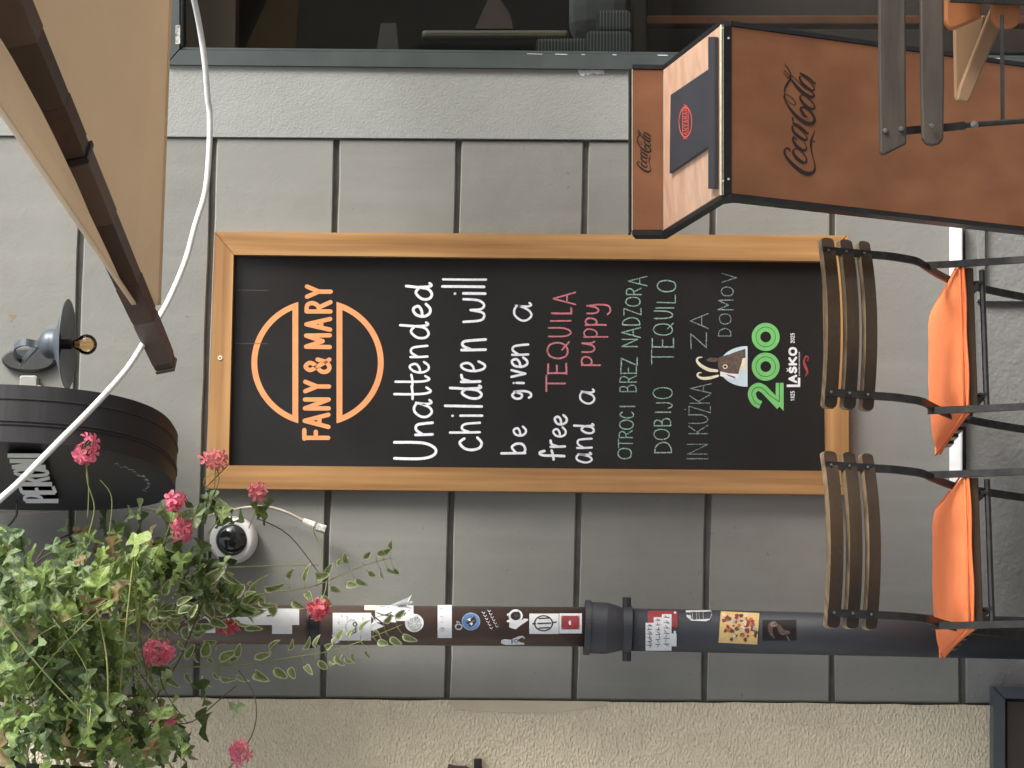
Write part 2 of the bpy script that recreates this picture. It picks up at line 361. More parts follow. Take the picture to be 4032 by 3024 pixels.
# ------------------------------------------------------------------ grey house wall
hs_root = thing('grey_house', at(3790, 1600, 0)*1.0, 'grey rusticated plaster house front with dark framed glass door, between board and plinth', 'building')
grooves = [(-700, -760), (-185, -245), (332, 262), (845, 772), (1328, 1272), (1806, 1762), (2308, 2262), (2813, 2774), (3280, 3276), (3778, 3790)]
def gx(i, y):
    a, b = grooves[i]; return a + (b-a)*(y-550)/2200
YR, YL = 545, 2747
def yl(x): return 2741 + (x-550)*.009
def yr(x): return 540 + (x-660)*.0085
for i in range(len(grooves)-1):
    gw = 10.5
    x0a, x0b = gx(i, 550)+gw, gx(i, 2750)+gw; x1a, x1b = gx(i+1, 550)-gw, gx(i+1, 2750)-gw
    poly = []
    # outline with slightly wavy edges so the hand-run joints are not ruler straight
    n = 14
    for k in range(n+1):
        t = k/n; y = yr(x0a)+2+(yl(x0a)-4-yr(x0a))*t; poly.append((x0a+(x0b-x0a)*t+random.uniform(-2.2, 2.2), y))
    for k in range(n, -1, -1):
        t = k/n; y = yr(x1a)+2+(yl(x1a)-4-yr(x1a))*t; poly.append((x1a+(x1b-x1a)*t+random.uniform(-2.2, 2.2), y))
    mb = MB(); N = len(poly)
    ins = []
    cx = (x0a+x1a)/2
    for (x, y) in poly: ins.append((x+(5 if x < cx else -5), min(max(y, yr(x)+8), yl(x)-8)))
    A = [wall(x, y, 0) for x, y in ins]; B = [wall(x, y, -.006) for x, y in poly]; C_ = [wall(x, y, -.03) for x, y in poly]
    half = n+1
    fs = [(k, k+1, N-2-k, N-1-k) for k in range(n)]
    for k in range(N):
        j = (k+1) % N; fs.append((k, k+N, j+N, j)); fs.append((k+N, k+2*N, j+2*N, j+N))
    mb.add(A+B+C_, fs); mb.build('plaster_course', M_walls[i*3 % 4], hs_root)
a = wall(-900, 2800, -.016); b = wall(4100, 262, -.016)
MB().box((a.x, .016, -.0), (b.x+.0, .06, a.z)).build('backing_wall', M_gap, hs_root)
# smooth pilaster beside the door
p = [(-750, 228), (4330, 282), (4330, 562), (-750, 528)]
MB().prism([wall(x, y, .007) for x, y in p], (0, .05, 0), inset=.004).build('pilaster', M_pil, hs_root)
mb = MB()
for k in range(60):
    x = 2280+k*1.6+random.uniform(-3, 3); y = 277+abs(random.gauss(0, 6)); r = random.uniform(3, 9)
    disc(mb, (x, y+2), r, r*.8, wall, .0074+k*.00002, n=7)
mb.build('chipped_plaster', M_ledge, hs_root)
# plinth
MB().prism([wall(3800, 555, .004), wall(3806, 2768, .004), wall(4500, 2768, .004), wall(4500, 555, .004)], (0, .05, 0), inset=.003).build('plinth', M_plinth, hs_root)
mb = MB(); sec = []
for y in (870, 1935):
    sec.append([wall(3738, y, .001), wall(3781, y, .035), wall(3790, y, .035), wall(3790, y, .0)])
mb.add(sec[0]+sec[1], [(0, 1, 5, 4), (1, 2, 6, 5), (2, 3, 7, 6), (0, 3, 2, 1), (4, 5, 6, 7)]); mb.build('stone_ledge', M_ledge, hs_root, bevel=.002)
mb = MB()
for q in ([(3850, 560), (3850, 1185), (3878, 1185), (3878, 560)], [(3878, 1152), (3878, 1185), (4400, 1188), (4400, 1155)]):
    mb.prism([wall(x, y, .02) for x, y in q], (0, .018, 0), inset=.003)
mb.build('hatch_surround', M_plinth, hs_root)
# beige neighbour
bh = thing('beige_house', at(4300, 2900, 0), 'neighbouring house front in coarse beige render, left of the downpipe', 'building')
mb = MB(); top = []; n = 60
for k in range(n+1):
    x = -900+(5300)*k/n; top.append((x, yl(x)+6+random.uniform(-3, 3)))
vs = [wall(x, y, .008) for x, y in top] + [wall(x, y-2, -.03) for x, y in top] + [wall(x, 4300, .008) for x, y in top]
n1 = n+1
mb.add(vs, [(k, k+1, n1+k+1, n1+k) for k in range(n)] + [(k, 2*n1+k, 2*n1+k+1, k+1) for k in range(n)])
mb.build('rendered_wall', M_beige, bh)
sp = MB(); patch(sp, [(1760, 2756), (1950, 2757), (2400, 2762), (2380, 2780), (2150, 2808), (1900, 2800), (1790, 2790)], wall, .0095)
sp.build('smooth_patch', mat('smooth_beige_patch', (.55, .48, .35, 1), .9, var=.06, vscale=12, bump=.3, bscale=60), bh)
# ---- glass door (part of the house) and what stands inside
wn = MB()
def fb(q, lift=.018, d=.05): wn.prism([wall(x, y, lift) for x, y in q], (0, d, 0), inset=.003)
fb([(655, 254), (4330, 292), (4330, 232), (706, 196)])
fb([(655, 254), (706, 196), (706, -900), (655, -900)])
wf = wn.build('door_frame', M_win, hs_root)
wn = MB()
fb([(706, 195), (4330, 231), (4330, 222), (718, 186)], .006, .04); fb([(709, 186), (718, 186), (718, -900), (709, -900)], .006, .04)
wn.build('rebate', M_win, wf)
mb = MB(); mb.prism([wall(x, y, -.03) for x, y in [(700, 215), (4330, 250), (4330, -900), (700, -900)]], (0, .006, 0)); mb.build('pane', M_glass, wf)
mb = MB(); patch(mb, [(691, 99), (709, 99), (709, 173), (691, 173)], wall, .0185)
mb.build('worn_label', mat('worn_white_label', (.6, .6, .56, 1), .7, c2=(.05, .05, .05, 1), vscale=120), wf)
mb = MB()
for k in range(16):
    x = 2050+k*125+random.uniform(-50, 50); y = 199+(x-720)*.0095
    ribbon(mb, [(x, y), (x+random.uniform(10, 60), y+1)], random.uniform(1.5, 4), wall, .019)
mb.build('worn_edge', M_white, wf)
x0 = wall(2000, 262, 0).x
room = thing('interior_room', (x0+1.5, 1, 0), 'dim room seen behind the glass door at the right', 'room')
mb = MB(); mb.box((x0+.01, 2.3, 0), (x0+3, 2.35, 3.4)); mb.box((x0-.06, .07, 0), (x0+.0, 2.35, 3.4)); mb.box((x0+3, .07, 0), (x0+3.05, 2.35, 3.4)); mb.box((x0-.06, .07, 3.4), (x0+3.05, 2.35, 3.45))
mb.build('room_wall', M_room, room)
MB().box((x0, .07, .001), (x0+3, 2.3, .012)).build('room_floor', M_orwood, room)
def inside(px0, px1, py0, py1, y, d, name, m, root=None, lab=None, cat=None, bev=.01, grp=None):
    q = MB().prism([at(px0, py1, y), at(px1, py1, y), at(px1, py0, y), at(px0, py0, y)], (0, d, 0))
    o = q.build(name, m, root, bevel=bev)
    if lab: tag(o, lab, cat, grp)
    return o
bn = thing('bench', (at(4000, 0, .3).x, .3, 0), 'brown bench with a dark front board standing behind the door glass', 'bench')
inside(2492, 2545, -900, 215, .16, .5, 'seat_board', M_rib, bn, bev=.004)
inside(2545, 4300, 60, 95, .3, .06, 'post', M_orwood, bn, bev=.004)
inside(2548, 4300, -900, 210, .45, .03, 'front_board', mat('dark_brown_board', (.035, .022, .018, 1), .7, var=.2, vscale=5), bn, bev=.004)
inside(2110, 2486, 148, 217, .14, .25, 'seat_cushion', M_stripe, None, 'lowest pinstriped grey cushion lying against the door glass', 'cushion', .012, 'pinstriped cushions')
inside(2310, 2488, 118, 218, .11, .03, 'seat_cushion', M_stripe, None, 'pinstriped blue grey cushion in front of the stack by the lectern', 'cushion', .012, 'pinstriped cushions')
inside(2354, 2484, 36, 117, .13, .12, 'seat_cushion', M_stripe, None, 'small pinstriped dark cushion leaning at the top of the stack', 'cushion', .012, 'pinstriped cushions')
inside(2245, 2482, -300, 140, .26, .15, 'seat_cushion', M_greycloth, None, 'plain grey rounded cushion behind the pinstriped ones', 'cushion', .05)
inside(1660, 2240, 116, 152, .5, .04, 'wooden_rail', mat('olive_wood', (.045, .04, .022, 1), .6, var=.3, vscale=8), None, 'dull olive brown rail crossing the dark room', 'rail', .01)
q = MB().prism([at(x, y, .9) for x, y in [(1870, 112), (2020, 112), (2010, 60), (1970, 0), (1950, -60), (1920, 0)]], (0, .03, 0)).build('hanging_cloth', mat('dull_red_cloth', (.022, .012, .01, 1), .9, var=.2, vscale=9)); tag(q, 'dull reddish brown cloth hanging inside the dark room', 'cloth')
q = MB().prism([at(x, y, .8) for x, y in [(1480, 205), (1570, 205), (1560, 90), (1500, 90)]], (0, .05, 0)).build('bottle_box', mat('dull_red_box', (.012, .008, .007, 1), .8, var=.2, vscale=9)); tag(q, 'small dull red box standing deep inside the room', 'box')

# ------------------------------------------------------------------ chalk menu board
bd = thing('menu_board', at(3340, 1430, 0), 'tall black chalkboard in an orange wooden frame hung on the grey wall', 'menu board')
O = [(809, 1923), (845, 913), (3338, 927), (3344, 1948)]
I = [(900, 1832), (920, 1003), (3242, 1028), (3254, 1854)]
FR = .036
names = ['top', 'right', 'bottom', 'left']
for k in range(4):
    j = (k+1) % 4
    o0, o1, i1, i0 = O[k], O[j], I[j], I[k]
    mb = MB(); mb.prism([wall(*o0, FR), wall(*o1, FR), wall(*i1, FR), wall(*i0, FR)], (0, FR-.001, 0), inset=.003)
    mb.build('frame_rail', M_framex if k in (0, 2) else M_frame, bd)
mb = MB(); mb.prism([wall(x, y, .012) for x, y in [(880, 1850), (900, 985), (3262, 1010), (3274, 1872)]], (0, .01, 0)); bp_ = mb.build('board_panel', M_slate, bd)
mb = MB(); c = wall(867, 1409, FR); mb.lathe(c, (0, -1, 0), [(0, .0065), (.002, .0065), (.002, .003)], 14); mb.build('screw', M_cream, bd)
BS = lambda px, py, l=0: wall(px, py, .0122+l)

LET = {
 'a': [[(.85,.85),(.6,1),(.3,.95),(.05,.6),(.05,.25),(.3,0),(.6,.15),(.8,.6),(.86,.95),(.8,.3),(.88,.03),(1.02,.12)]],
 'b': [[(.05,1),(.06,.5),(.08,0)],[(.08,.08),(.4,0),(.85,.1),(.9,.35),(.6,.55),(.12,.4)]],
 'c': [[(.9,.8),(.6,1),(.2,.8),(.05,.45),(.2,.1),(.6,0),(.98,.2)]],
 'd': [[(.75,.5),(.45,.62),(.1,.4),(.08,.12),(.35,0),(.68,.15),(.8,.6),(.86,1)],[(.78,.5),(.82,.12),(.9,.02),(1.02,.08)]],
 'e': [[(.08,.45),(.5,.5),(.82,.68),(.75,.92),(.5,1),(.15,.8),(.04,.4),(.25,.05),(.65,0),(1,.25)]],
 'f': [[(.95,.8),(.85,.97),(.6,.98),(.45,.8),(.42,.4),(.4,0)],[(.0,.42),(.5,.45),(1,.5)]],
 'g': [[(.8,.9),(.45,1),(.1,.8),(.2,.55),(.6,.5),(.85,.75),(.9,.92),(.98,.4),(.8,.05),(.4,0),(.2,.12)]],
 'h': [[(.05,1),(.06,.5),(.1,0)],[(.09,.35),(.4,.6),(.8,.5),(.92,0)]],
 'i': [[(.5,1),(.45,0)],[(.45,1.36),(.47,1.38)]],
 'l': [[(.55,1),(.5,.5),(.45,0)]],
 'n': [[(.05,1),(.06,.5),(.08,0)],[(.08,.6),(.4,.95),(.75,.9),(.86,.5),(.92,0)]],
 'p': [[(.08,1),(.1,.5),(.1,0)],[(.1,.9),(.5,1),(.92,.85),(.8,.55),(.4,.45),(.1,.55)]],
 'r': [[(.05,1),(.06,.5),(.1,0)],[(.1,.55),(.4,.92),(.95,1)]],
 't': [[(.38,1),(.36,.5),(.42,.15),(.65,0),(1,.12)],[(-.1,.5),(.5,.5),(1.1,.53)]],
 'u': [[(.05,1),(.05,.3),(.3,0),(.68,.2),(.85,1)],[(.85,.9),(.86,.3),(1,0)]],
 'v': [[(.05,1),(.5,0)],[(.5,0),(1,1)]],
 'w': [[(.0,1),(.06,.2),(.25,0),(.42,.1),(.52,.65)],[(.52,.65),(.56,.15),(.75,0),(.95,.3),(1,1)]],
 'y': [[(.1,1),(.15,.65),(.45,.5),(.75,.7),(.85,1)],[(.85,1),(.95,.5),(.85,.1),(.4,0),(.05,.12)]],
 'A': [[(0,0),(.5,1)],[(.5,1),(1,0)],[(.2,.38),(.8,.38)]],
 'B': [[(.05,0),(.05,1)],[(.05,1),(.6,.97),(.75,.78),(.5,.55),(.05,.52)],[(.05,.52),(.7,.5),(.95,.25),(.7,.03),(.05,0)]],
 'C': [[(.95,.85),(.6,1),(.2,.85),(.03,.5),(.2,.12),(.6,0),(1,.15)]],
 'D': [[(.08,0),(.08,1)],[(.08,1),(.6,.95),(.95,.6),(.9,.25),(.55,.03),(.08,0)]],
 'E': [[(.08,0),(.08,1)],[(.0,1),(.95,1)],[(.08,.52),(.8,.52)],[(.0,0),(1,0)]],
 'F': [[(.1,0),(.1,1)],[(0,1),(1,1)],[(.1,.52),(.8,.52)]],
 'I': [[(.5,0),(.5,1)]],
 'J': [[(.8,1),(.85,.3),(.6,0),(.25,.02),(.05,.25)]],
 'K': [[(.08,0),(.08,1)],[(.9,1),(.1,.45)],[(.3,.55),(1,0)]],
 'L': [[(.15,1),(.1,0)],[(.1,0),(1,.0)]],
 'M': [[(.03,0),(.06,1)],[(.06,1),(.5,.3)],[(.5,.3),(.94,1)],[(.94,1),(.97,0)]],
 'N': [[(.06,0),(.06,1)],[(.06,1),(.94,0)],[(.94,0),(.94,1)]],
 'O': [[(.5,1),(.15,.85),(.02,.5),(.15,.12),(.5,0),(.85,.12),(.98,.5),(.85,.87),(.5,1)]],
 'Q': [[(.5,1),(.15,.85),(.02,.5),(.15,.15),(.5,.05),(.85,.18),(.98,.5),(.85,.87),(.5,1)],[(.55,.3),(1.02,0)]],
 'R': [[(.06,0),(.06,1)],[(.06,1),(.7,.97),(.9,.75),(.6,.52),(.06,.48)],[(.45,.5),(1,0)]],
 'S': [[(.9,.85),(.5,1),(.12,.8),(.25,.58),(.75,.42),(.92,.2),(.5,0),(.08,.15)]],
 'T': [[(.5,0),(.5,1)],[(-.05,1),(1.05,1)]],
 'U': [[(.05,1),(.05,.35),(.25,.03),(.6,0),(.9,.3),(.95,1)]],
 'V': [[(.02,1),(.5,0)],[(.5,0),(1,1)]],
 'Y': [[(.0,1),(.5,.5)],[(1,1),(.5,.5)],[(.5,.5),(.5,0)]],
 'Z': [[(.0,1),(.95,1)],[(.95,1),(.05,0)],[(.05,0),(1,0)]],
 '&': [[(1,0),(.35,.65),(.25,.85),(.5,1),(.75,.85),(.65,.65),(.15,.35),(.15,.1),(.45,0),(.8,.15),(1,.5)]],
 '1': [[(.2,.8),(.55,1)],[(.55,1),(.55,0)]], '8': [[(.5,.52),(.12,.75),(.5,1),(.88,.75),(.5,.52),(.05,.25),(.5,0),(.95,.25),(.5,.52)]],
 '2': [[(.08,.75),(.3,1),(.75,.97),(.9,.7),(.6,.4),(.05,0),(1,0)]], '0': [[(.5,1),(.1,.8),(.05,.3),(.5,0),(.95,.3),(.9,.8),(.5,1)]],
 '5': [[(.9,1),(.2,1),(.12,.55)],[(.12,.55),(.6,.6),(.95,.35),(.6,0),(.05,.1)]],
}
def letter(mb, ch, x0, x1, y0, y1, w, surf, org, s, lift=0, jit=0.0, skew=0.0, smooth=True, k=0):
    # x0..x1: top..foot of the letter, y0..y1: its left..right edge, all in a zoomed crop with origin org and scale s
    for n_, st in enumerate(LET[ch]):
        pts = []
        for (u, v) in st:
            X = x1-(x1-x0)*v + random.uniform(-jit, jit); Y = y0+(y1-y0)*u + random.uniform(-jit, jit) + skew*(v-.5)
            pts.append((org[0]+X*s, org[1]+Y*s))
        ribbon(mb, pts, w, surf, lift+n_*.00012+(k % 7)*.00001, smooth=smooth)
def line(name, m, spec, w, org, s, jit=1.2, label=None):
    mb = MB()
    for k, (ch, x0, x1, y0, y1) in enumerate(spec): letter(mb, ch, x0, x1, y0, y1, w*random.uniform(.76, .98), BS, org, s, 0, jit, k=k)
    return mb.build(name, m, bd, label=label)
o2 = (1550, 950); s2 = .5726
line('chalk_writing', M_cw, [('U',5,285,1500,1375),('n',150,268,1335,1240),('a',140,262,1210,1095),('t',5,255,1078,1005),('t',12,245,990,925),('e',112,240,905,830),
    ('n',115,232,800,712),('d',45,240,672,560),('e',135,250,520,432),('d',85,262,405,292)], 11.5, o2, s2, label='white line reading Unattended')
line('chalk_writing', M_cw, [('c',455,605,1440,1348),('h',388,592,1320,1242),('i',460,608,1212,1184),('l',355,605,1150,1118),('d',388,605,1085,995),('r',465,595,968,918),
    ('e',465,625,895,825),('n',468,632,752,668),('w',480,622,555,398),('i',478,630,372,345),('l',335,622,325,298),('l',340,635,278,248)], 11.5, o2, s2, label='white line reading children will')
line('chalk_writing', M_cw, [('b',740,905,1462,1385),('e',825,908,1338,1275),('g',815,945,1088,1030),('i',845,895,985,962),('v',810,905,935,885),('e',812,918,865,800),
    ('n',815,925,785,702),('a',828,948,548,425)], 10.5, o2, s2, label='white line reading be given a')
line('chalk_writing', M_cw, [('f',1003,1172,1500,1440),('r',1080,1178,1415,1368),('e',1098,1182,1345,1280),('e',1108,1188,1262,1195)], 10.5, o2, s2, label='white word free')
line('chalk_writing', M_cp, [('T',1050,1180,1025,930),('E',1062,1188,912,840),('Q',1055,1205,808,695),('U',1065,1215,658,592),('I',1080,1218,560,535),('L',1088,1222,502,458),('A',1098,1250,435,352)], 7.5, o2, s2, label='pink word TEQUILA')
line('chalk_writing', M_cw, [('a',1258,1362,1522,1455),('n',1262,1362,1425,1350),('d',1240,1378,1322,1258)], 9.5, o2, s2, label='white word and')
line('chalk_writing', M_cw, [('a',1282,1380,1118,1020)], 9.5, o2, s2, label='white word a')
line('chalk_writing', M_cp, [('p',1292,1420,858,790),('u',1296,1382,765,690),('p',1308,1472,664,600),('p',1318,1460,580,525),('y',1330,1490,505,432)], 7.5, o2, s2, label='pink word puppy')
o3 = (2350, 950); s3 = .6028
line('chalk_writing', M_cg, [('O',138,226,1422,1352),('T',142,232,1345,1295),('R',146,232,1285,1238),('O',148,238,1228,1168),('C',152,240,1155,1115),('I',150,248,1090,1066),
    ('B',150,258,985,938),('R',152,258,922,880),('E',158,258,866,818),('Z',160,264,812,762),('N',165,264,690,638),('A',165,284,628,565),('D',170,280,550,498),('Z',178,288,482,436),('O',188,282,425,365),('R',192,290,350,305),('A',206,326,290,230)],
    5.2, o3, s3, label='pale green line reading OTROCI BREZ NADZORA')
line('chalk_writing', M_cg, [('D',378,486,1386,1312),('O',372,472,1295,1228),('B',376,482,1208,1155),('I',382,482,1128,1104),('J',388,490,1092,1048),('O',366,492,1028,955),
    ('T',358,500,800,712),('E',362,500,695,632),('Q',368,500,615,538),('U',376,492,506,452),('I',386,505,446,424),('L',392,512,408,350),('O',395,515,330,255)],
    5.2, o3, s3, label='pale green line reading DOBIJO TEQUILO')
line('chalk_writing', M_cgr, [('I',588,726,1432,1408),('N',592,722,1395,1322),('K',600,726,1262,1202),('U',600,722,1192,1130),('Z',602,742,1122,1076),('K',606,738,1062,1002),('A',612,748,992,930),('Z',615,716,700,598),('A',612,730,570,470),
    ('I',572,578,1112,1086)], 4.6, o3, s3, label='grey line reading IN KUZKA ZA with a caron')
line('chalk_writing', M_cgr, [('D',795,876,622,568),('O',800,876,542,472),('M',792,890,450,382),('O',812,890,358,298),('V',815,912,268,208)], 4.6, o3, s3, label='grey word DOMOV')
# faint smears
mb = MB()
for (x, y, l) in [(925, 1142, 130), (925, 1352, 130)]: ribbon(mb, [(x, y), (x+l, y+1)], 2.5, BS, 0)
mb.build('wiped_haze', mat('board_scratch', (.06, .06, .06, 1), .6), bd)
# round logo
o1 = (900, 900); s1 = .603
mb = MB()
def Z1(x, y): return (o1[0]+x*s1, o1[1]+y*s1)
def half(cx, sgn, xb, dy=0):
    # ring segment on one side of a chord
    ro, ri = 428, 390; pts_o = []; pts_i = []
    chord_o, chord_i = abs(xb-cx), abs(xb-cx)+38
    ao = math.acos(chord_o/ro); ai = math.acos(chord_i/ri)
    n = 40
    for k in range(n+1):
        t = -1+2*k/n
        pts_o.append(Z1(cx+sgn*ro*math.cos(ao*t), 875+ro*.965*math.sin(ao*t)+dy)); pts_i.append(Z1(cx+sgn*ri*math.cos(ai*t), 875+ri*.965*math.sin(ai*t)+dy))
    vs = [BS(x, y) for x, y in pts_o]+[BS(x, y) for x, y in pts_i]
    mb.add(vs, [(k, k+1, n+2+k, n+1+k) for k in range(n)] + [(0, n+1, 2*n+1, n)])
half(577, -1, 455, 0); half(585, 1, 705, 0)
mb.build('printed_logo', M_copper, bd, label='orange ring cut in two halves')
mb = MB()
for k, (ch, y0, y1) in enumerate([('F',1372,1315),('A',1295,1215),('N',1178,1112),('Y',1062,1000),('&',945,855),('M',776,694),('A',660,590),('R',545,480),('Y',445,378)]):
    t = (1385-(y0+y1)/2)/1000; x0 = 480+18*t+14; x1 = 664+18*t-14
    letter(mb, ch, x0, x1, y0, y1, 17, BS, o1, s1, .0002, 0, smooth=ch in '&R', k=k)
mb.build('printed_logo', M_copper, bd, label='orange name across the ring')
# brewery anniversary print
o4 = (2700, 1200); s4 = .3014
def Z4(x, y, w=None): return (o4[0]+x*s4, o4[1]+y*s4) if w is None else (o4[0]+x*s4, o4[1]+y*s4, w*s4)
mb = MB()
for cy in (420, 808):
    disc(mb, Z4(1045, cy), 182*s4, 184*s4, BS, .0, 0, 40, hole=.385); disc(mb, Z4(1045, cy), 131*s4, 133*s4, BS, .0003, 1, 40, hole=.95)
two = [Z4(978, 1308), Z4(905, 1268), Z4(864, 1180), Z4(882, 1110), Z4(945, 1073), Z4(1015, 1100), Z4(1095, 1180), Z4(1232, 1325)]
ribbon(mb, two, 106*s4, BS, .0, 0, cap=False); ribbon(mb, two[:-1]+[Z4(1222, 1268)], 8*s4, BS, .0004, 1, cap=False)
patch(mb, [Z4(1176, 1020), Z4(1279, 1020), Z4(1279, 1388), Z4(1176, 1268)], BS, .0002, 0)
ribbon(mb, [Z4(1224, 1022), Z4(1224, 1268)], 8*s4, BS, .0005, 1, smooth=False, cap=False)
mb.build('printed_logo', [M_green, M_black], bd, label='green number 200')
mb = MB()
ribbon(mb, [Z4(1320, 1058), Z4(1495, 1058)], 32*s4, BS, 0, smooth=False, cap=False); ribbon(mb, [Z4(1480, 1058), Z4(1480, 952)], 32*s4, BS, .0002, smooth=False, cap=False)
for k, (ch, y0, y1) in enumerate([('A',1008,928),('S',888,815),('K',785,690),('O',655,565)]):
    letter(mb, ch, 1355, 1442, y0, y1, 30*s4, BS, o4, s4, .0001, 0, smooth=ch in 'SO', k=k)
ribbon(mb, [Z4(1322, 872), Z4(1334, 852), Z4(1322, 832)], 9*s4, BS, .0001, smooth=False)
for t0, y in ((0, 1255), (1, 498)):
    for k, ch in enumerate('1825' if t0 == 0 else '2025'):
        letter(mb, ch, 1372, 1418, y-k*34, y-k*34-24, 8*s4, BS, o4, s4, .0001, 0, k=k)
for k in range(18): ribbon(mb, [Z4(1476, 920-k*17.5), Z4(1492, 920-k*17.5-random.uniform(-3, 3))], 7*s4, BS, .0001, smooth=False, cap=False)
mb.build('printed_logo', M_white, bd, label='white brewery name and years under the number')
mb = MB(); ribbon(mb, [Z4(1560, 935, 8), Z4(1590, 880, 26), Z4(1560, 800, 36), Z4(1545, 730, 24), Z4(1575, 672, 18), Z4(1602, 695, 14), Z4(1590, 735, 12)], 5, BS, 0)
mb.build('printed_logo', M_red, bd, label='dull red swoosh')
mb = MB(); n = 30
patch(mb, [Z4(802-365*math.sin(math.pi*k/n), 805-265*math.cos(math.pi*k/n)) for k in range(n+1)], BS, 0, 0)
ribbon(mb, [Z4(802, 540), Z4(802, 1070)], 9*s4, BS, .0006, 4, smooth=False, cap=False)
patch(mb, [Z4(*p) for p in [(425, 695), (470, 675), (560, 650), (650, 615), (780, 575), (782, 740), (730, 760), (705, 830), (690, 900), (650, 955), (590, 930), (520, 900), (450, 880), (420, 800)]], BS, .0003, 1)
patch(mb, [Z4(*p) for p in [(265, 720), (320, 690), (400, 690), (450, 720), (380, 750), (310, 745)]], BS, .00035, 1)
patch(mb, [Z4(*p) for p in [(450, 870), (560, 895), (690, 905), (690, 960), (600, 975), (500, 945), (450, 930)]], BS, .0005, 4)
patch(mb, [Z4(*p) for p in [(530, 905), (640, 940), (655, 965), (560, 930)]], BS, .0007, 2)
patch(mb, [Z4(*p) for p in [(740, 700), (790, 690), (790, 860), (715, 850)]], BS, .00055, 3)
disc(mb, Z4(515, 808), 32*s4, 30*s4, BS, .0006, 3, 14); disc(mb, Z4(515, 808), 20*s4, 18*s4, BS, .0008, 2, 12)
for hp in ([(410, 860, 34), (300, 845, 44), (205, 795, 40), (150, 735, 32), (160, 692, 22), (212, 682, 12)], [(420, 925, 30), (300, 955, 40), (205, 955, 34), (155, 922, 26), (168, 888, 18), (205, 884, 10)]):
    ribbon(mb, [Z4(a, b_, c_*1.5) for a, b_, c_ in hp], 5, BS, .0004, 2); ribbon(mb, [Z4(a, b_+3, c_) for a, b_, c_ in hp], 5, BS, .0007, 3)
mb.build('printed_logo', [M_sky, M_goat, M_black, M_cream, M_white], bd, label='horned goat head on a pale blue half disc')

# ------------------------------------------------------------------ lectern
Db, Df, Dg = 5.90, 5.60, 5.96
le = thing('menu_lectern', Vector((atd(4032, 580, Dg).x, atd(4032, 580, Dg).y, 0)), 'brown laminate menu lectern with black steel edges and burnt script lettering', 'lectern')
def quad3(pts): return [atd(x, y, D) for x, y, D in pts]
bk = quad3([(2489, 272, Db), (2489, 908, Db), (2611, 908, Db), (2611, 274, Db)])
tp = quad3([(2611, 274, Db-.004), (2611, 908, Db-.004), (2838, 767, Df), (2838, 97, Df)])
ft = quad3([(2878, 103, Df), (2878, 762, Df), (4032, 893, Dg), (4032, 263, Dg)])
# run the front down to the pavement
def ext(a, b): t = a.z/(a.z-b.z); return a+(b-a)*t
ft2 = [ft[0], ft[1], ext(ft[1], ft[2]), ext(ft[0], ft[3])]
for q in ft2[2:]: q.z = 0.004
MB().prism(bk, (0, .012, 0), inset=.002).build('header_board', M_lam, le)
MB().prism(tp, (0, .004, -.012), inset=.002).build('desk_panel', M_lamglare, le)
MB().prism(ft2, (0, .012, 0), inset=.002).build('front_panel', M_lam, le)
PB = Plane(bk[0], bk[1], bk[2]); PT = Plane(tp[0], tp[1], tp[2]); PF = Plane(ft[0], ft[1], ft[2])
# steel frame: profile strips along both sides and across the edges
def strip(a, b, w=.012, d=.05):
    return a, b
mb = MB()
side_L = [bk[1], bk[2], tp[2], ft2[1], ft2[2]]; side_R = [bk[0], bk[3], tp[3], ft2[0], ft2[3]]
for side, sg in ((side_L, -1), (side_R, 1)):
    o_ = Vector((sg*.0065, 0, 0))
    for a, b in zip(side, side[1:]):
        a2 = a+o_; b2 = b+o_
        mb2 = [a2+Vector((-.0055*1, -.003, 0)), b2+Vector((-.0055, -.003, 0)), b2+Vector((-.0055, .055, -.012)), a2+Vector((-.0055, .055, -.012))]
        mb.prism(mb2, (.011, 0, 0))
mb.build('side_frame', M_dmetal, le)
mb = MB()
mb.prism([PF(2842, 95, .002), PF(2842, 768, .002), PF(2880, 764, .002), PF(2880, 100, .002)], (0, .05, 0), inset=.002)
mb.build('cross_frame', M_dmetal, le); mb = MB()
mb.prism([PB(2478, 270, .002), PB(2478, 912, .002), PB(2487, 912, .002), PB(2487, 270, .002)], (0, .05, 0))
mb.build('cross_frame', M_dmetal, le)
mb = MB(); mb.prism([PT(2804, 145, .001), PT(2804, 744, .001), PT(2830, 744, .001), PT(2830, 145, .001)], PT.n*.012); mb.build('document_ledge', M_leather, le, bevel=.002)
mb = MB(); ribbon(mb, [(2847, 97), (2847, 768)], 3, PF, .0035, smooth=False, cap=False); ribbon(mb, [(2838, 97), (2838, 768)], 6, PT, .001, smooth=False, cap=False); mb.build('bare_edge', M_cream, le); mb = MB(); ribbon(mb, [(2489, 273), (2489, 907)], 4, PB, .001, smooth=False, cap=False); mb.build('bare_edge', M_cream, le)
mb = MB()
for q in ((2838, 2878, 750), ): pass
for (x, y, P_) in [(2868, 705, PF), (2846, 712, PF), (2868, 150, PF), (2846, 110, PF)]:
    mb.lathe(P_(x, y, .002), P_.n, [(0, .003), (.0015, .003), (.0015, 0.0)], 10)
mb.build('screw', M_wplastic, le)
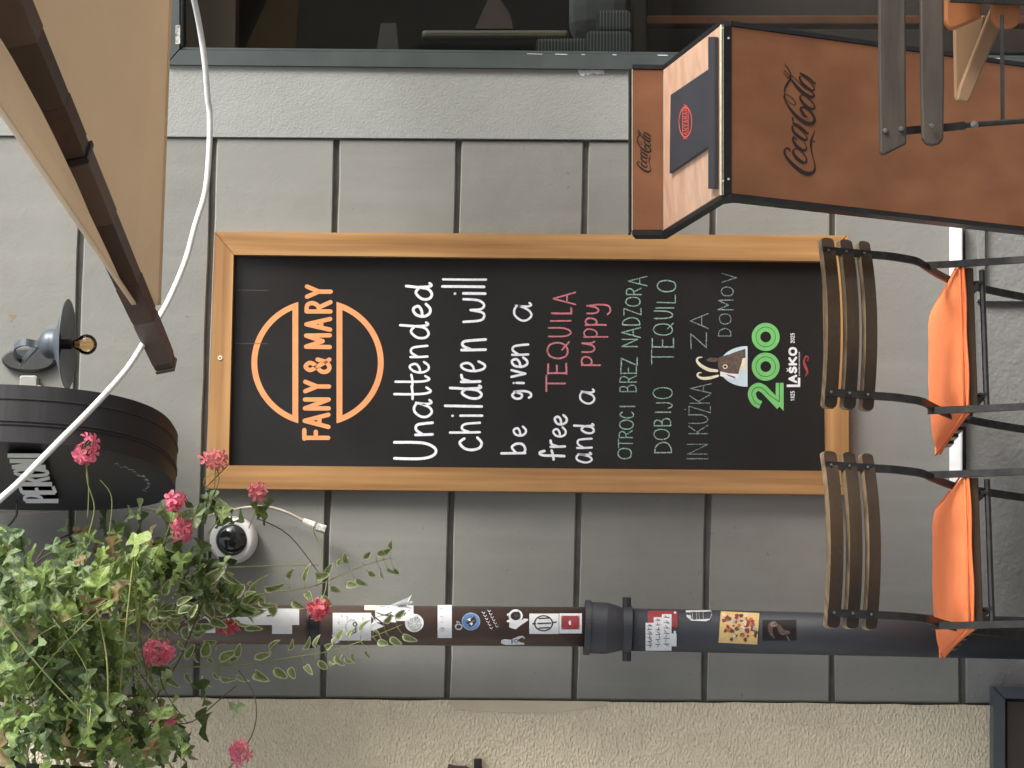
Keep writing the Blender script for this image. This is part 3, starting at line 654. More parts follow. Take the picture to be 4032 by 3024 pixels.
CC = [
 [(182,1195,18),(168,1160,28),(135,1160,26),(116,1195,26),(130,1245,32),(180,1312,42),(260,1388,50),(350,1448,58),(425,1458,56),(470,1425,34),(480,1370,20),(462,1290,13),(437,1180,18),(432,1090,34),(450,1020,22),(482,943,5)],
 [(440,1060,10),(484,1082,12)],
 [(225,1172,20),(222,1215,34),(270,1280,44),(335,1325,42),(378,1315,26),(372,1262,18),(320,1195,16),(262,1160,14),(225,1172,16)],
 [(262,1062,20),(228,1022,22),(218,1060,30),(262,1130,42),(325,1178,44),(375,1172,26),(372,1120,12),(350,1085,6)],
 [(222,885,16),(210,905,24),(230,965,36),(290,1020,42),(350,1055,38),(385,1050,22),(375,1010,12),(320,950,9),(255,895,10),(222,885,14)],
 [(212,852,22),(275,885,32),(340,935,34),(392,985,24),(398,958,6)],
 [(212,790,26),(222,835,22)],
 [(392,785,12),(352,765,38),(312,700,34),(325,668,22),(395,695,26),(455,760,28),(475,825,38),(430,868,52),(345,840,52),(250,765,42),(170,665,28),(122,580,20),(112,530,14),(150,522,12),(220,572,12),(250,625,12),(232,645,10),(175,610,9),(130,560,9),(118,520,12),(122,450,24),(155,385,32),(190,325,26),(165,285,12),(125,238,10),(112,262,10),(150,310,12),(200,345,22),(270,432,42),(355,510,48),(430,548,44),(472,528,22),(430,480,12),(340,425,12),(250,335,10),(195,285,10)],
 [(108,140,3),(150,195,14),(185,260,18),(195,310,12)],
 [(308,530,18),(305,570,28),(365,650,44),(430,690,40),(472,680,24),(465,630,18),(410,570,16),(350,525,14),(308,530,14)],
 [(302,300,16),(298,325,26),(330,385,38),(385,435,42),(435,470,34),(472,458,18),(455,410,12),(390,345,9),(330,300,9),(302,300,14)],
 [(298,262,22),(365,298,30),(430,345,32),(476,392,22),(482,362,6)],
]
def script(surf, org, s, m, name, mapx=None):
    mb = MB(); k = 0
    for st in CC:
        pts = []
        for (x, y, w) in st:
            if mapx: X, Y = mapx(x, y); ww = w*mapx.sc
            else: X, Y, ww = x, y, w
            pts.append((org[0]+X*s, org[1]+Y*s, ww*s*.85))
        ribbon(mb, pts, 3, surf, .0006+k*.00003, cap=False); k += 1
    return mb.build(name, m, le)
script(PF, (3050, 200), .3316, M_brand, 'script_lettering')
class MP:
    sc = .62
    def __call__(s, x, y): return 92+(x-108)*185/377, 842+(y-140)*583/1345
script(PB, (2480, 250), .3013, M_brand, 'script_lettering', MP())
# menu folder on the desk
o6 = (2480, 250); s6 = .3013
def Z6(x, y): return (o6[0]+x*s6, o6[1]+y*s6)
mf = thing('menu_folder', PT(*Z6(800, 740)), 'black closed menu folder with a red round emblem lying on the lectern', 'menu')
MB().prism([PT(*Z6(x, y), .009) for x, y in [(528, 408), (1068, 42), (1078, 1050), (515, 1435)]], -PT.n*.0085, inset=.0015).build('cover', M_leather, mf)
mb = MB(); disc(mb, Z6(726, 765), 88*s6, 205*s6, PT, .0096, 0, 36, hole=.9)
ribbon(mb, [Z6(692, 600), Z6(692, 945)], 9*s6, PT, .0098, smooth=False); ribbon(mb, [Z6(762, 590), Z6(762, 920)], 9*s6, PT, .0099, smooth=False)
for k, ch in enumerate('FANY&MARY'):
    y = 985-k*52; letter(mb, ch, 706, 750, y, y-36, 8*s6, PT, o6, s6, .0098, 0, smooth=False, k=k)
mb.build('round_emblem', mat('red_emblem', srgb(226, 96, 86), .5), mf)

# ------------------------------------------------------------------ folding bistro chairs (local: y forward = towards the wall)
def chair(loc, yaw, label):
    t = thing('folding_chair', (0, 0, 0), label, 'chair', 'folding bistro chairs at the wall')
    hw = .187
    def bx(mb, cx, y0, y1, z0, z1, w): mb.box((cx-w, y0, z0), (cx+w, y1, z1))
    # curved back slats, bowed out behind the sitter
    for k, (z0, z1, yb) in enumerate([(.815, .856, -.353), (.766, .806, -.341), (.718, .756, -.328)]):
        mb = MB(); vs = []; bow = .072
        us = [-1, -.997, -.99, -.978, -.965]; us = us+[-.94+1.88*j/16 for j in range(17)]+[-q for q in reversed(us)]; n = len(us)-1
        for i in range(n+1):
            u = us[i]; x = .004+u*.225; y = yb+.006+bow*.30-bow*(1-u*u)
            q = max(0, abs(u)-.955)/.045; e = .013*(1-math.sqrt(max(0, 1-q*q)))
            zz = -.004*(1-u*u)
            vs += [(x, y, z0+e+zz), (x, y+.014, z0+e+zz), (x, y+.011, z1-e+zz), (x, y-.003, z1-e-.0085+zz)]
        fs = []
        for i in range(n):
            for j in range(4): fs.append((4*i+j, 4*i+4+j, 4*i+4+(j+1) % 4, 4*i+(j+1) % 4))
        fs += [(0, 1, 2, 3), (4*n+3, 4*n+2, 4*n+1, 4*n)]
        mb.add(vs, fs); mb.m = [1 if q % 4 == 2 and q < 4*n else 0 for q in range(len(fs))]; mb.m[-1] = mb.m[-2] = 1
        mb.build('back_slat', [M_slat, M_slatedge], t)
    for sx in (-1, 1):
        x = sx*hw
        P_ = [(x, -.352, .847), (x, -.344, .81), (x, -.331, .76), (x, -.318, .71), (x, -.31, .675), (x, -.295, .64), (x, -.265, .59), (x, -.205, .55), (x, -.13, .50), (x, -.07, .445), (x, .03, .30), (x, .2, .0)]
        mb = MB(); mb.tube(sm3(P_, 5), 1, 4, flat=(.02, .007), updir=(1, 0, 0)); up = mb.build('upright', M_iron, t)
        b2 = MB()
        for z, y in ((.832, -.353), (.784, -.342), (.736, -.33)): b2.lathe((x, y-.003, z), (0, -1, 0), [(0, .0042), (.0025, .003), (.003, 0)], 8)
        b2.build('bolt', M_bolt, up)
        x2 = sx*(hw+.009)
        mb = MB(); mb.tube([(x2, -.195, .56), (x2, -.215, .48), (x2, -.28, .25), (x2, -.37, 0)], 1, 4, flat=(.018, .007), updir=(1, 0, 0)); mb.build('leg', M_iron, t)
        mb = MB(); mb.tube([(sx*.15, -.2, .415), (sx*.15, .19, .43)], 1, 4, flat=(.006, .022), updir=(1, 0, 0)); mb.build('seat_rail', M_iron, t)
        mb = MB(); mb.prism([(sx*.152, -.20, .405), (sx*.152, -.1, .405), (sx*.152, -.05, .44), (sx*.152, -.18, .445)], (sx*.005, 0, 0)); mb.build('hinge_plate', M_iron, t)
    mb = MB(); mb.tube([(-hw, -.19, .405), (hw, -.19, .405)], .008, 8); mb.build('cross_rod', M_iron, t)
    mb = MB(); mb.tube([(-hw, .127, .13), (hw, .127, .13)], .006, 8); mb.build('cross_rod', M_iron, t)
    for k in range(6):
        y = -.205+k*.066; mb = MB(); mb.box((-.19-.005*k, y, .43), (.19-.005*k, y+.052, .452)); mb.build('seat_slat', M_slat, t, bevel=.003)
    t.location = loc; t.rotation_euler = (0, 0, yaw)
    return t
def cushion(loc, yaw, label):
    mb = MB(); nx, ny = 36, 28; vs = []
    W, Dp = .204, .205
    rnd = random.Random(3 if loc[0] > 0 else 5)
    def crn(u, v):
        r = max(abs(u), abs(v)); edge = max(0, 1-(1-abs(u))*9) + max(0, 1-(1-abs(v))*9)
        return edge
    for top_ in (1, 0):
        for j in range(ny+1):
            for i in range(nx+1):
                u = -1+2*i/nx; v = -1+2*j/ny
                h = (1-abs(u)**5)*(1-abs(v)**5)
                z = .4535+.001 + (.008+.033*h**.5 if top_ else .0)
                w = math.sin(u*5+v*3)*.0018 + math.sin(u*17+v*9+1)*.0006*abs(v) + .0035*math.sin(u*11+2)*max(0, -v-.6)*2 - .003*math.exp(-((u+.2)**2+(v-.1)**2)*4)
                vs.append(((u-.03*u**3*(1-v*v))*W-.012*(v+1)-.004, v*Dp-.01, z+(w if top_ else 0)))
    n1 = nx+1; N1 = n1*(ny+1); fs = []
    for j in range(ny):
        for i in range(nx):
            a = j*n1+i; fs.append((a, a+1, a+n1+1, a+n1)); fs.append((N1+a, N1+a+n1, N1+a+n1+1, N1+a+1))
    for i in range(nx): fs.append((i, N1+i, N1+i+1, i+1)); a = ny*n1+i; fs.append((a, a+1, N1+a+1, N1+a))
    for j in range(ny): a = j*n1; fs.append((a, a+n1, N1+a+n1, N1+a)); a = j*n1+nx; fs.append((a, N1+a, N1+a+n1, a+n1))
    mb.add(vs, fs)
    t = thing('seat_cushion', (0, 0, 0), label, 'cushion', 'orange seat cushions')
    mb.build('cover', M_orange, t, smooth=True)
    p = MB(); loop = [(-W, -Dp-.01, .468), (W, -Dp-.01, .468), (W-.028, Dp-.01, .468), (-W-.028, Dp-.01, .468), (-W, -Dp-.01, .468)]
    p.tube(loop, .0028, 6); p.build('piping', M_orange, t, smooth=True)
    p = MB(); p.tube(sm3([(-W*.97, -Dp-.012, .461), (-.1, -Dp-.017, .457), (0, -Dp-.014, .459), (.1, -Dp-.017, .457), (W*.97, -Dp-.012, .46)], 4), .0035, 6)
    p.build('folded_flap', M_orange, t, smooth=True)
    t.location = loc; t.rotation_euler = (0, 0, yaw)
    return t
def seat_origin(px, py, dist):
    p = atd(px, py, dist); return p
YW = R(6.5)
def place(pxc, pyc, D, yaw, la, lc):
    # (pxc, pyc): middle of the near seat edge in the photo
    p = atd(pxc, pyc, D); n = Vector((0, -.205, 0)); n.rotate(Matrix.Rotation(yaw, 3, 'Z'))
    loc = Vector((p.x-n.x, p.y-n.y, 0))
    chair(loc, yaw, la); cushion(loc, yaw, lc)
place(3803, 1328, 5.97, YW, 'brown slatted folding chair standing below the chalkboard', 'orange seat pad on the chair below the chalkboard')
place(3840, 2165, 5.87, YW, 'brown slatted folding chair standing in front of the downpipe', 'orange seat pad on the chair in front of the downpipe')

# ------------------------------------------------------------------ nearer chair cut by the frame
NC = thing('wooden_armchair', Vector((atd(3700, 100, 4.9).x, atd(3700, 100, 4.9).y, 0)), 'weathered grey slatted garden chair close in front of the lectern, cut off at the right', 'chair')
Dn = 4.85
def rs(poly, D, d, name, m, bev=.004, inset=0):
    return MB().prism([atd(x, y, D) for x, y in poly], FWD*d, inset=inset).build(name, m, NC, bevel=bev)
s_a = rs([(3458, -700), (3462, 300), (3466, 602), (3480, 612), (3570, 567), (3568, 300), (3562, -700)], Dn, .018, 'back_slat', M_oldslat)
s_b = rs([(3620, -700), (3626, 300), (3632, 545), (3648, 568), (3672, 574), (3700, 568), (3716, 545), (3719, 300), (3712, -700)], Dn+.01, .018, 'back_slat', M_oldslat)
for par, pts in ((s_a, [(3485, 515), (3548, 508)]), (s_b, [(3668, 495)])):
    mb = MB()
    for x, y in pts: mb.lathe(atd(x, y, Dn-.001), -FWD, [(0, .006), (.004, .005), (.005, 0)], 9)
    mb.build('bolt', M_bolt, par)
mb = MB(); mb.tube([atd(x, y, Dn+.05) for x, y in [(3470, 525), (3600, 512), (3750, 500), (3800, 494)]], 1, 4, flat=(.017, .006), updir=RT0)
mb.tube([atd(3795, 494, Dn+.05), atd(3840, 490, Dn+.06), atd(4032, 476, Dn+.1), atd(4900, 430, Dn+.25)], .006, 6); mb.build('upright', M_iron, NC)
mb = MB(); mb.lathe(atd(3836, 492, Dn+.03), -FWD, [(0, .009), (.006, .008), (.008, 0)], 10); mb.build('bolt', M_bolt, NC)
mb = MB(); mb.tube([atd(3945, 60, Dn+.2), atd(3948, 476, Dn+.12)], .0045, 6); mb.build('stretcher_rod', M_iron, NC)
rs([(3722, -300), (3722, 80), (3733, 106), (3752, 115), (3775, 108), (3868, 68), (3868, -300)], Dn+.25, .03, 'arm_rest', M_orwood, .006)
rs([(3905, -300), (3908, 70), (3925, 98), (3950, 108), (3995, 108), (4016, 88), (4022, 30), (4022, -300)], Dn+.23, .03, 'arm_rest', M_orwood, .006)
rs([(3740, -300), (3742, 8), (4200, 26), (4200, -300)], Dn+.2, .012, 'seat_bracket', M_iron, .002)
rs([(3757, 60), (3762, 385), (3775, 402), (3805, 400), (3840, 300), (3880, 60)], Dn+.36, .02, 'brace', M_palewood, .004)
rs([(3908, 20), (3780, 340), (3768, 395), (3812, 402), (3825, 380), (3945, 90), (3960, 20)], Dn+.32, .024, 'brace', M_palewood, .004)

# ------------------------------------------------------------------ downpipe
Dp_ = 6.33
dp = thing('downpipe', Vector((atd(4032, 2525, Dp_).x, atd(4032, 2525, Dp_).y, 0)), 'downpipe covered in stickers, brown above and charcoal below a black socket', 'pipe')
def rad(px): return px/2/F_PX*Dp_
ua, ub = atd(-700, 2447, Dp_), atd(2310, 2468, Dp_); ru = rad(155)
la_, lb_ = atd(2440, 2478, Dp_), atd(4420, 2520, Dp_); rl = rad(167)
lb_.z = 0; 
MB().tube([ua, ub], ru, 40).build('upper_pipe', M_brownpipe, dp, smooth=True)
MB().tube([la_, lb_], rl, 40).build('lower_pipe', M_greypipe, dp, smooth=True)
ax = (atd(2450, 2476, Dp_)-atd(2301, 2470, Dp_)); L_ = ax.length
MB().lathe(atd(2301, 2470, Dp_), ax, [(0, ru+.001), (0, rad(216)), (.016, rad(216)), (.016, rad(202)), (.06, rad(202)), (.085, rad(186)), (L_, rad(166)), (L_+.01, rl)], 40).build('socket', M_greypipe, dp, smooth=False)
cl = MB(); c0 = atd(2454, 2477, Dp_); cl.lathe(c0, ax, [(0, rl), (0, rl+.006), (.022, rl+.006), (.022, rl)], 40)
cl.tube([atd(2468, 2352, Dp_), atd(2468, 2400, Dp_)], .012, 8); cl.tube([atd(2468, 2555, Dp_), atd(2468, 2602, Dp_)], .012, 8); cl.build('clamp', M_greypipe, dp)
cb = MB(); cb.lathe(atd(1214, 2455, Dp_), ub-ua, [(0, ru), (0, ru+.004), (.006, ru+.005), (.01, ru+.003), (.026, ru+.003), (.03, ru+.005), (.035, ru+.004), (.035, ru)], 40)
cb.tube([atd(1230, 2530, Dp_), atd(1230, 2550, Dp_)], .012, 6); cb.build('clamp', M_dmetal, dp)
CU = Cyl(ua, ub, ru); CL = Cyl(la_, lb_, rl)
def grid(mb, x0, x1, y0, y1, S_, lift, mi=0, n=10, fn=None):
    n2 = 4; vs = []
    for i in range(n2+1):
        for j in range(n+1):
            x = x0+(x1-x0)*i/n2; y = y0+(y1-y0)*j/n
            if fn: x, y = fn(x, y)
            vs.append(S_(x, y, lift))
    mb.add(vs, [(i*(n+1)+j, i*(n+1)+j+1, (i+1)*(n+1)+j+1, (i+1)*(n+1)+j) for i in range(n2) for j in range(n)], mi)
def sticker(fn, mats, label):
    mb = MB(); fn(mb); return mb.build('sticker', mats, dp, label=label)
SW = mat('paper_white', (.72, .74, .76, 1), .5, var=.06, vscale=60, dirt=.2, dirtc=(.4, .4, .4, 1)); SK = M_black; SG = mat('sticker_grey', (.28, .29, .3, 1), .6, c2=(.6, .6, .6, 1), vscale=150)
sticker(lambda m: disc(m, (640, 2437), 24, 22, CU, .001), [mat('sticker_green', srgb(70, 170, 96), .5, var=.2, vscale=100)], 'small green round sticker')
sticker(lambda m: (grid(m, 790, 848, 2455, 2492, CU, .001), disc(m, (790, 2455), 40, 32, CU, .0012, n=11), disc(m, (735, 2478), 18, 10, CU, .0013)), [SW], 'torn white sticker blob')
def s_d(m):
    grid(m, 890, 1178, 2396, 2461, CU, .001); grid(m, 1071, 1150, 2410, 2496, CU, .0018)
    ribbon(m, [(1052, 2425), (1085, 2421), (1060, 2411), (1088, 2405), (1062, 2394)], 5, CU, .0022, 1, smooth=False)
    ribbon(m, [(1020, 2420), (1026, 2395)], 3, CU, .0022, 1)
sticker(s_d, [SW, SK], 'long white paper strip with a letter M')
def s_e(m):
    grid(m, 1310, 1461, 2413, 2522, CU, .0012)
    for (x, y, r) in [(1397, 2458, 9), (1395, 2484, 8)]: disc(m, (x, y), r, r, CU, .0018, 1, 12, hole=.6)
    disc(m, (1385, 2468), 26, 30, CU, .0016, 2, 20, hole=.85); ribbon(m, [(1403, 2470), (1396, 2474), (1403, 2476)], 3, CU, .0018, 1, smooth=False)
    ribbon(m, [(1421, 2455), (1428, 2470), (1421, 2487)], 3, CU, .0018, 2)
    for x, y0, y1, w in [(1333, 2450, 2482, 6), (1346, 2425, 2488, 8), (1366, 2425, 2437, 5), (1428, 2430, 2440, 5), (1440, 2448, 2500, 3), (1366, 2502, 2506, 6), (1420, 2504, 2512, 3)]: ribbon(m, [(x, y0), (x+1, y1)], w, CU, .0018, 2)
    patch(m, [(1306, 2500), (1325, 2492), (1340, 2496), (1336, 2530), (1318, 2535)], CU, .003, 0)
    ribbon(m, [(1462, 2428), (1460, 2512)], 2.5, CU, .0019, 1)
sticker(s_e, [SW, SK, SG], 'white square sticker with a skull drawing and curled corner')
def s_f(m):
    grid(m, 1478, 1560, 2384, 2450, CU, .001); grid(m, 1435, 1478, 2383, 2402, CU, .0011, 2); patch(m, [(1462, 2420), (1480, 2450), (1512, 2466), (1465, 2484), (1448, 2470)], CU, .0012)
    patch(m, [(1478, 2400), (1500, 2386), (1530, 2390), (1545, 2410), (1530, 2420), (1500, 2425), (1475, 2432)], CU, .0016, 1)
    ribbon(m, [(1480, 2433), (1512, 2458)], 5, CU, .0017, 1); ribbon(m, [(1484, 2412), (1515, 2422), (1548, 2424)], 4, CU, .0018, 1); ribbon(m, [(1548, 2424), (1532, 2456)], 4, CU, .0017, 1)
    grid(m, 1560, 1628, 2384, 2445, CU, .0014); disc(m, (1577, 2398), 15, 15, CU, .002, 3, 12)
    ribbon(m, [(1578, 2428), (1600, 2410), (1590, 2424), (1612, 2402)], 2.5, CU, .002, 1, smooth=False)
sticker(s_f, [SW, SK, M_cream, SG], 'black and white torn comic style sticker')
def s_f2(m):
    a = CU(1532, 2384, .002); b = CU(1600, 2386, .002)
    m.add([a, b, atd(1622, 2341, Dp_-.03), atd(1612, 2350, Dp_-.02)], [(0, 1, 2, 3)]); m.add([a, b, atd(1626, 2370, Dp_-.05), atd(1618, 2366, Dp_-.04)], [(0, 1, 2, 3)])
sticker(s_f2, [SW], 'loose paper flap standing off the pipe')
def s_g(m):
    disc(m, (1631, 2453), 37, 36, CU, .0022); disc(m, (1631, 2456), 27, 26, CU, .0027, 1, 9)
    for k in range(7): a = k*.9; ribbon(m, [(1631, 2456), (1631+28*math.cos(a), 2456+27*math.sin(a))], 2.5, CU, .003, 0)
sticker(s_g, [SW, SG], 'round white sticker with a leaf drawing')
def s_h(m):
    grid(m, 1723, 1779, 2382, 2512, CU, .0012)
    for y in (2395, 2427, 2448): ribbon(m, [(1734, y), (1742, y+1)], 3, CU, .0018, 1)
    disc(m, (1741, 2478), 12, 9, CU, .0017, 1, 9)
sticker(s_h, [SW, SG], 'narrow white strip sticker across the pipe')
def s_i(m):
    disc(m, (1854, 2447), 37, 35, CU, .0012, 1); disc(m, (1854, 2447), 32, 30, CU, .0015, 0)
    patch(m, [(1838, 2440), (1852, 2432), (1853, 2446)], CU, .002, 2); disc(m, (1856, 2456), 6, 5, CU, .0019, 2)
    for a, b in [((1842, 2447), (1866, 2422)), ((1840, 2462), (1868, 2442)), ((1850, 2455), (1862, 2470))]: ribbon(m, [a, b], 2, CU, .002, 1)
sticker(s_i, [mat('sticker_blue', srgb(88, 122, 168), .5, var=.1, vscale=60), mat('sticker_pale_blue', srgb(132, 160, 196), .5), SW], 'round blue sticker with white shapes')
sticker(lambda m: (disc(m, (1806, 2468), 16, 13, CU, .0013, 0, 12, hole=.6), ribbon(m, [(1800, 2454), (1800, 2446), (1810, 2452)], 3, CU, .0014)), [SG], 'small grey ring sticker')
def s_k(m):
    patch(m, [(1890, 2412), (1934, 2402), (1975, 2470), (1934, 2491)], CU, .0013, 0)
    for r in range(2):
        for k in range(6):
            x = 1903+r*22+k*6.0; y = 2413-r*6+k*12; ribbon(m, [(x-5, y-3+random.uniform(-2, 2)), (x+3, y+3), (x+6, y-3)], 2.6, CU, .0019, 1, smooth=False)
sticker(s_k, [SK, SW], 'tilted black sticker with two rows of white letters')
def s_l(m):
    disc(m, (2030, 2425), 28, 26, CU, .0013); disc(m, (2030, 2425), 20, 17, CU, .0017, 1, 16, hole=.75); disc(m, (2031, 2424), 8, 8, CU, .0018, 1)
    patch(m, [(1996, 2416), (2004, 2414), (2020, 2440), (2060, 2440), (2075, 2398), (2080, 2442), (2050, 2462), (2030, 2478), (2005, 2470), (2005, 2450), (1996, 2450)], CU, .0011)
sticker(s_l, [SW, SK], 'torn white sticker with an eye like drawing')
sticker(lambda m: (patch(m, [(1972, 2533), (1974, 2520), (1988, 2516), (2010, 2519), (2040, 2506), (2058, 2503), (2065, 2510), (2064, 2538), (1990, 2539)], CU, .0015), ribbon(m, [(2016, 2520), (2016, 2532)], 5, CU, .002, 1), disc(m, (2032, 2524), 9, 7, CU, .002, 1, 12, hole=.7)), [SW, mat('sticker_navy', (.05, .06, .16, 1), .5)], 'torn white sticker low on the pipe side')
def s_n(m):
    grid(m, 2084, 2200, 2416, 2496, CU, .0013); disc(m, (2140, 2454), 38, 32, CU, .0018, 1, 28, hole=.86)
    for y in (2434, 2454, 2472): ribbon(m, [(2118+(0 if y == 2454 else 4), y+1), (2168-(0 if y == 2454 else 6), y-1)], 5, CU, .002, 1, smooth=False)
    ribbon(m, [(2098, 2456), (2108, 2455)], 6, CU, .0019, 1); ribbon(m, [(2176, 2451), (2190, 2449)], 5, CU, .0019, 1)
sticker(s_n, [SW, SK], 'white sticker with a barred circle')
def s_o(m):
    grid(m, 2202, 2291, 2415, 2494, CU, .0016); grid(m, 2210, 2282, 2424, 2478, CU, .0021, 1); ribbon(m, [(2214, 2428), (2214, 2474)], 2, CU, .0025, 0); ribbon(m, [(2278, 2428), (2278, 2474)], 2, CU, .0025, 0)
    patch(m, [(2238, 2452), (2242, 2443), (2248, 2444), (2248, 2460), (2242, 2461)], CU, .0025, 0)
sticker(s_o, [SW, M_red], 'white edged dark red square sticker')
def s_p(m):
    grid(m, 2550, 2668, 2405, 2470, CL, .001, 1)
    for k, (x0, x1, y0) in enumerate([(2546, 2576, 2452), (2578, 2609, 2430), (2610, 2646, 2418)]):
        grid(m, x0-4, x1-2, y0, 2562, CL, .0016+k*.0002)
        for q in range(6):
            y = y0+12+q*(2556-y0-12)/6; ribbon(m, [(x0+4, y), (x1-10, y+random.uniform(-3, 3))], 2.4, CL, .0024, 2)
        for q in range(7):
            y = y0+6+q*(2556-y0-6)/7; ribbon(m, [(x0+8+random.uniform(-3, 10), y), (x0+10+random.uniform(-3, 12), y+8)], 2.2, CL, .0025, 2)
    ribbon(m, [(2658, 2412), (2657, 2490)], 9, CL, .0018, 0); grid(m, 2644, 2664, 2494, 2545, CL, .0017)
sticker(s_p, [SW, M_red, SK], 'white lettered sticker over a maroon one just below the socket')
def s_q(m):
    patch(m, [(2700, 2403), (2800, 2403), (2804, 2420), (2795, 2440), (2780, 2447), (2722, 2444), (2704, 2428)], CL, .0015)
    for x in (2716, 2726, 2742, 2752, 2768): ribbon(m, [(x, 2410), (x+2, 2438)], 2, CL, .002, 1)
sticker(s_q, [SW, SG], 'small pale half oval sticker at the pipe edge')
def s_r(m):
    fn = lambda x, y: (x-(y-2407)*.07, y+(x-2835)*.05)
    grid(m, 2838, 2990, 2406, 2530, CL, .0013, 0, fn=fn)
    rr = random.Random(4)
    for k in range(70):
        x = rr.uniform(2850, 2978); y = rr.gauss(2468, 26); y = min(max(y, 2418), 2520); r = rr.uniform(4, 12)
        n = rr.choice((4, 5, 6)); a0 = rr.uniform(0, 3)
        patch(m, [(x+r*rr.uniform(.6, 1.2)*math.cos(a0+6.28*q/n), y+r*rr.uniform(.6, 1.2)*math.sin(a0+6.28*q/n)) for q in range(n)], CL, .0016+k*.00001, rr.choice((1, 1, 1, 2, 3, 4, 5)))
sticker(s_r, [mat('sticker_yellow', srgb(226, 196, 130), .5, var=.08, vscale=80), M_red, M_goat, mat('sticker_orange', srgb(196, 116, 70), .6), M_cream, SG], 'yellow bordered sticker with a crowded red picture')
def s_s(m):
    grid(m, 3002, 3135, 2440, 2522, CL, .0012, 0)
    ribbon(m, [(3050, 2448, 10), (3034, 2462, 20), (3036, 2492, 14), (3048, 2512, 5)], 4, CL, .0017, 1); disc(m, (3046, 2458), 13, 10, CL, .0019, 2, 10)
    ribbon(m, [(3052, 2455, 10), (3068, 2470, 16), (3080, 2488, 24), (3105, 2490, 12)], 4, CL, .0018, 1); ribbon(m, [(3098, 2504), (3108, 2522)], 3, CL, .0019, 2)
sticker(s_s, [mat('sticker_dark', (.012, .01, .01, 1), .4), M_goat, mat('sticker_skin', srgb(150, 116, 104), .6)], 'dark sticker showing a bent figure, lowest on the pipe')

# ------------------------------------------------------------------ cantilever canopy / parasol corner
um = thing('parasol', Vector((2.4, -2.3, 0)), 'tan square parasol with brown ribs reaching in from the upper right', 'parasol')
T = atd(650, 1432, 5.88)
T1 = atd(632, 1240, 5.9)
def line_px(y): return 650+(y-1432)*.418
H = atd(line_px(-612), -612, 5.0)
Ac = Vector((T.x+2.75, T.y+.02, T.z)); edgeA = atd(669, 0, 5.95)
TA0 = atd(624, 1200, 5.83); dA = (atd(668, 0, 5.83+.14)-TA0).normalized(); Ac = TA0+dA*1.95
TA = atd(624, 1200, 5.83); TB = atd(545, 1222, 5.80); Bc = atd(-165, 190, 3.9)
Cc = Bc+(Ac-T); Cc.z = T.z
H.z = max(H.z, T.z+.3)
up = Vector((0, 0, .036))
cm = MB()
def tri(a, b, c, n=10):
    vs = []; ids = {}
    for i in range(n+1):
        for j in range(n+1-i):
            u = i/n; v = j/n; w = 1-u-v; p = a*w+b*u+c*v; sag = -.05*27*u*v*w
            ids[(i, j)] = len(vs); vs.append(p+Vector((0, 0, sag)))
    fs = []
    for i in range(n):
        for j in range(n-i):
            fs.append((ids[(i, j)], ids[(i+1, j)], ids[(i, j+1)]))
            if i+j < n-1: fs.append((ids[(i+1, j)], ids[(i+1, j+1)], ids[(i, j+1)]))
    cm.add(vs, fs)
HT = H+Vector((0, 0, .15))
for a, b in ((TA, Ac), (Ac, Cc), (Cc, Bc), (Bc, TB), (TB, TA)): tri(a, b, HT)
co = cm.build('canopy', M_tan, um); md = co.modifiers.new('thick', 'SOLIDIFY'); md.thickness = .002
hem = MB()
for a, b in ((TA, Ac), (Ac, Cc), (Cc, Bc), (Bc, TB)): hem.bar(a, b, .012, .005)
hem.build('hem', M_tan, co)
def taper(mb, c, H_, t0, t1, grow=0.0, drop=0.0):
    d = (H_-c).normalized(); sd_ = d.cross(Vector((0, 0, 1))).normalized(); u_ = sd_.cross(d).normalized(); vs = []
    for t in (t0, t1):
        q = min(t/1.25, 1.15); h = .048+.058*q; w = .046+.034*q; p = c+d*t
        top_ = .024+.052*q
        for a_, b_ in ((-1, -1), (1, -1), (1, 1), (-1, 1)):
            vs.append(p+sd_*(a_*(w/2+grow))+u_*((top_+grow*.3) if b_ > 0 else (top_-h-grow)))
    mb.add(vs, [(0, 1, 2, 3), (7, 6, 5, 4), (0, 4, 5, 1), (1, 5, 6, 2), (2, 6, 7, 3), (3, 7, 4, 0)])
M_strap = mat('rusty_brown', srgb(84, 64, 56), .6, var=.2, vscale=30)
for k, c in enumerate((T, Ac, Cc, Bc)):
    L0 = (H-c).length
    rb = MB(); taper(rb, c, H, 0, L0); r_ = rb.build('rib', M_rib, um, bevel=.002)
    if k == 0:
        for t0, t1 in ((.015, .15), (.46, .64), (.98, 1.2)):
            mb = MB(); taper(mb, c, H, t0, t1, .0018); mb.build('joint_block', M_riblit, r_, bevel=.002)
        for t0, t1, gr, mm in ((.645, .66, .007, M_dmetal), (1.205, 1.22, .007, M_dmetal), (.16, .27, .0016, M_strap), (.68, .80, .0016, M_strap), (1.24, 1.36, .0016, M_strap)):
            mb = MB(); taper(mb, c, H, t0, t1, gr); mb.build('strap', mm, r_, bevel=.002)
        mb = MB(); taper(mb, c, H, -.012, -.002, .002); mb.build('end_cap', M_riblit, r_, bevel=.0015)
pb = MB(); pb.tube([Vector((H.x, H.y, .05)), H+Vector((0, 0, .12))], .028, 16); pb.lathe((H.x, H.y, H.z-.1), (0, 0, 1), [(0, .03), (0, .07), (.12, .07), (.12, .03)], 16); pb.build('pole', M_rib, um)
MB().box((H.x-.3, H.y-.3, 0.002), (H.x+.3, H.y+.3, .06)).build('base', M_greypipe, um, bevel=.01)

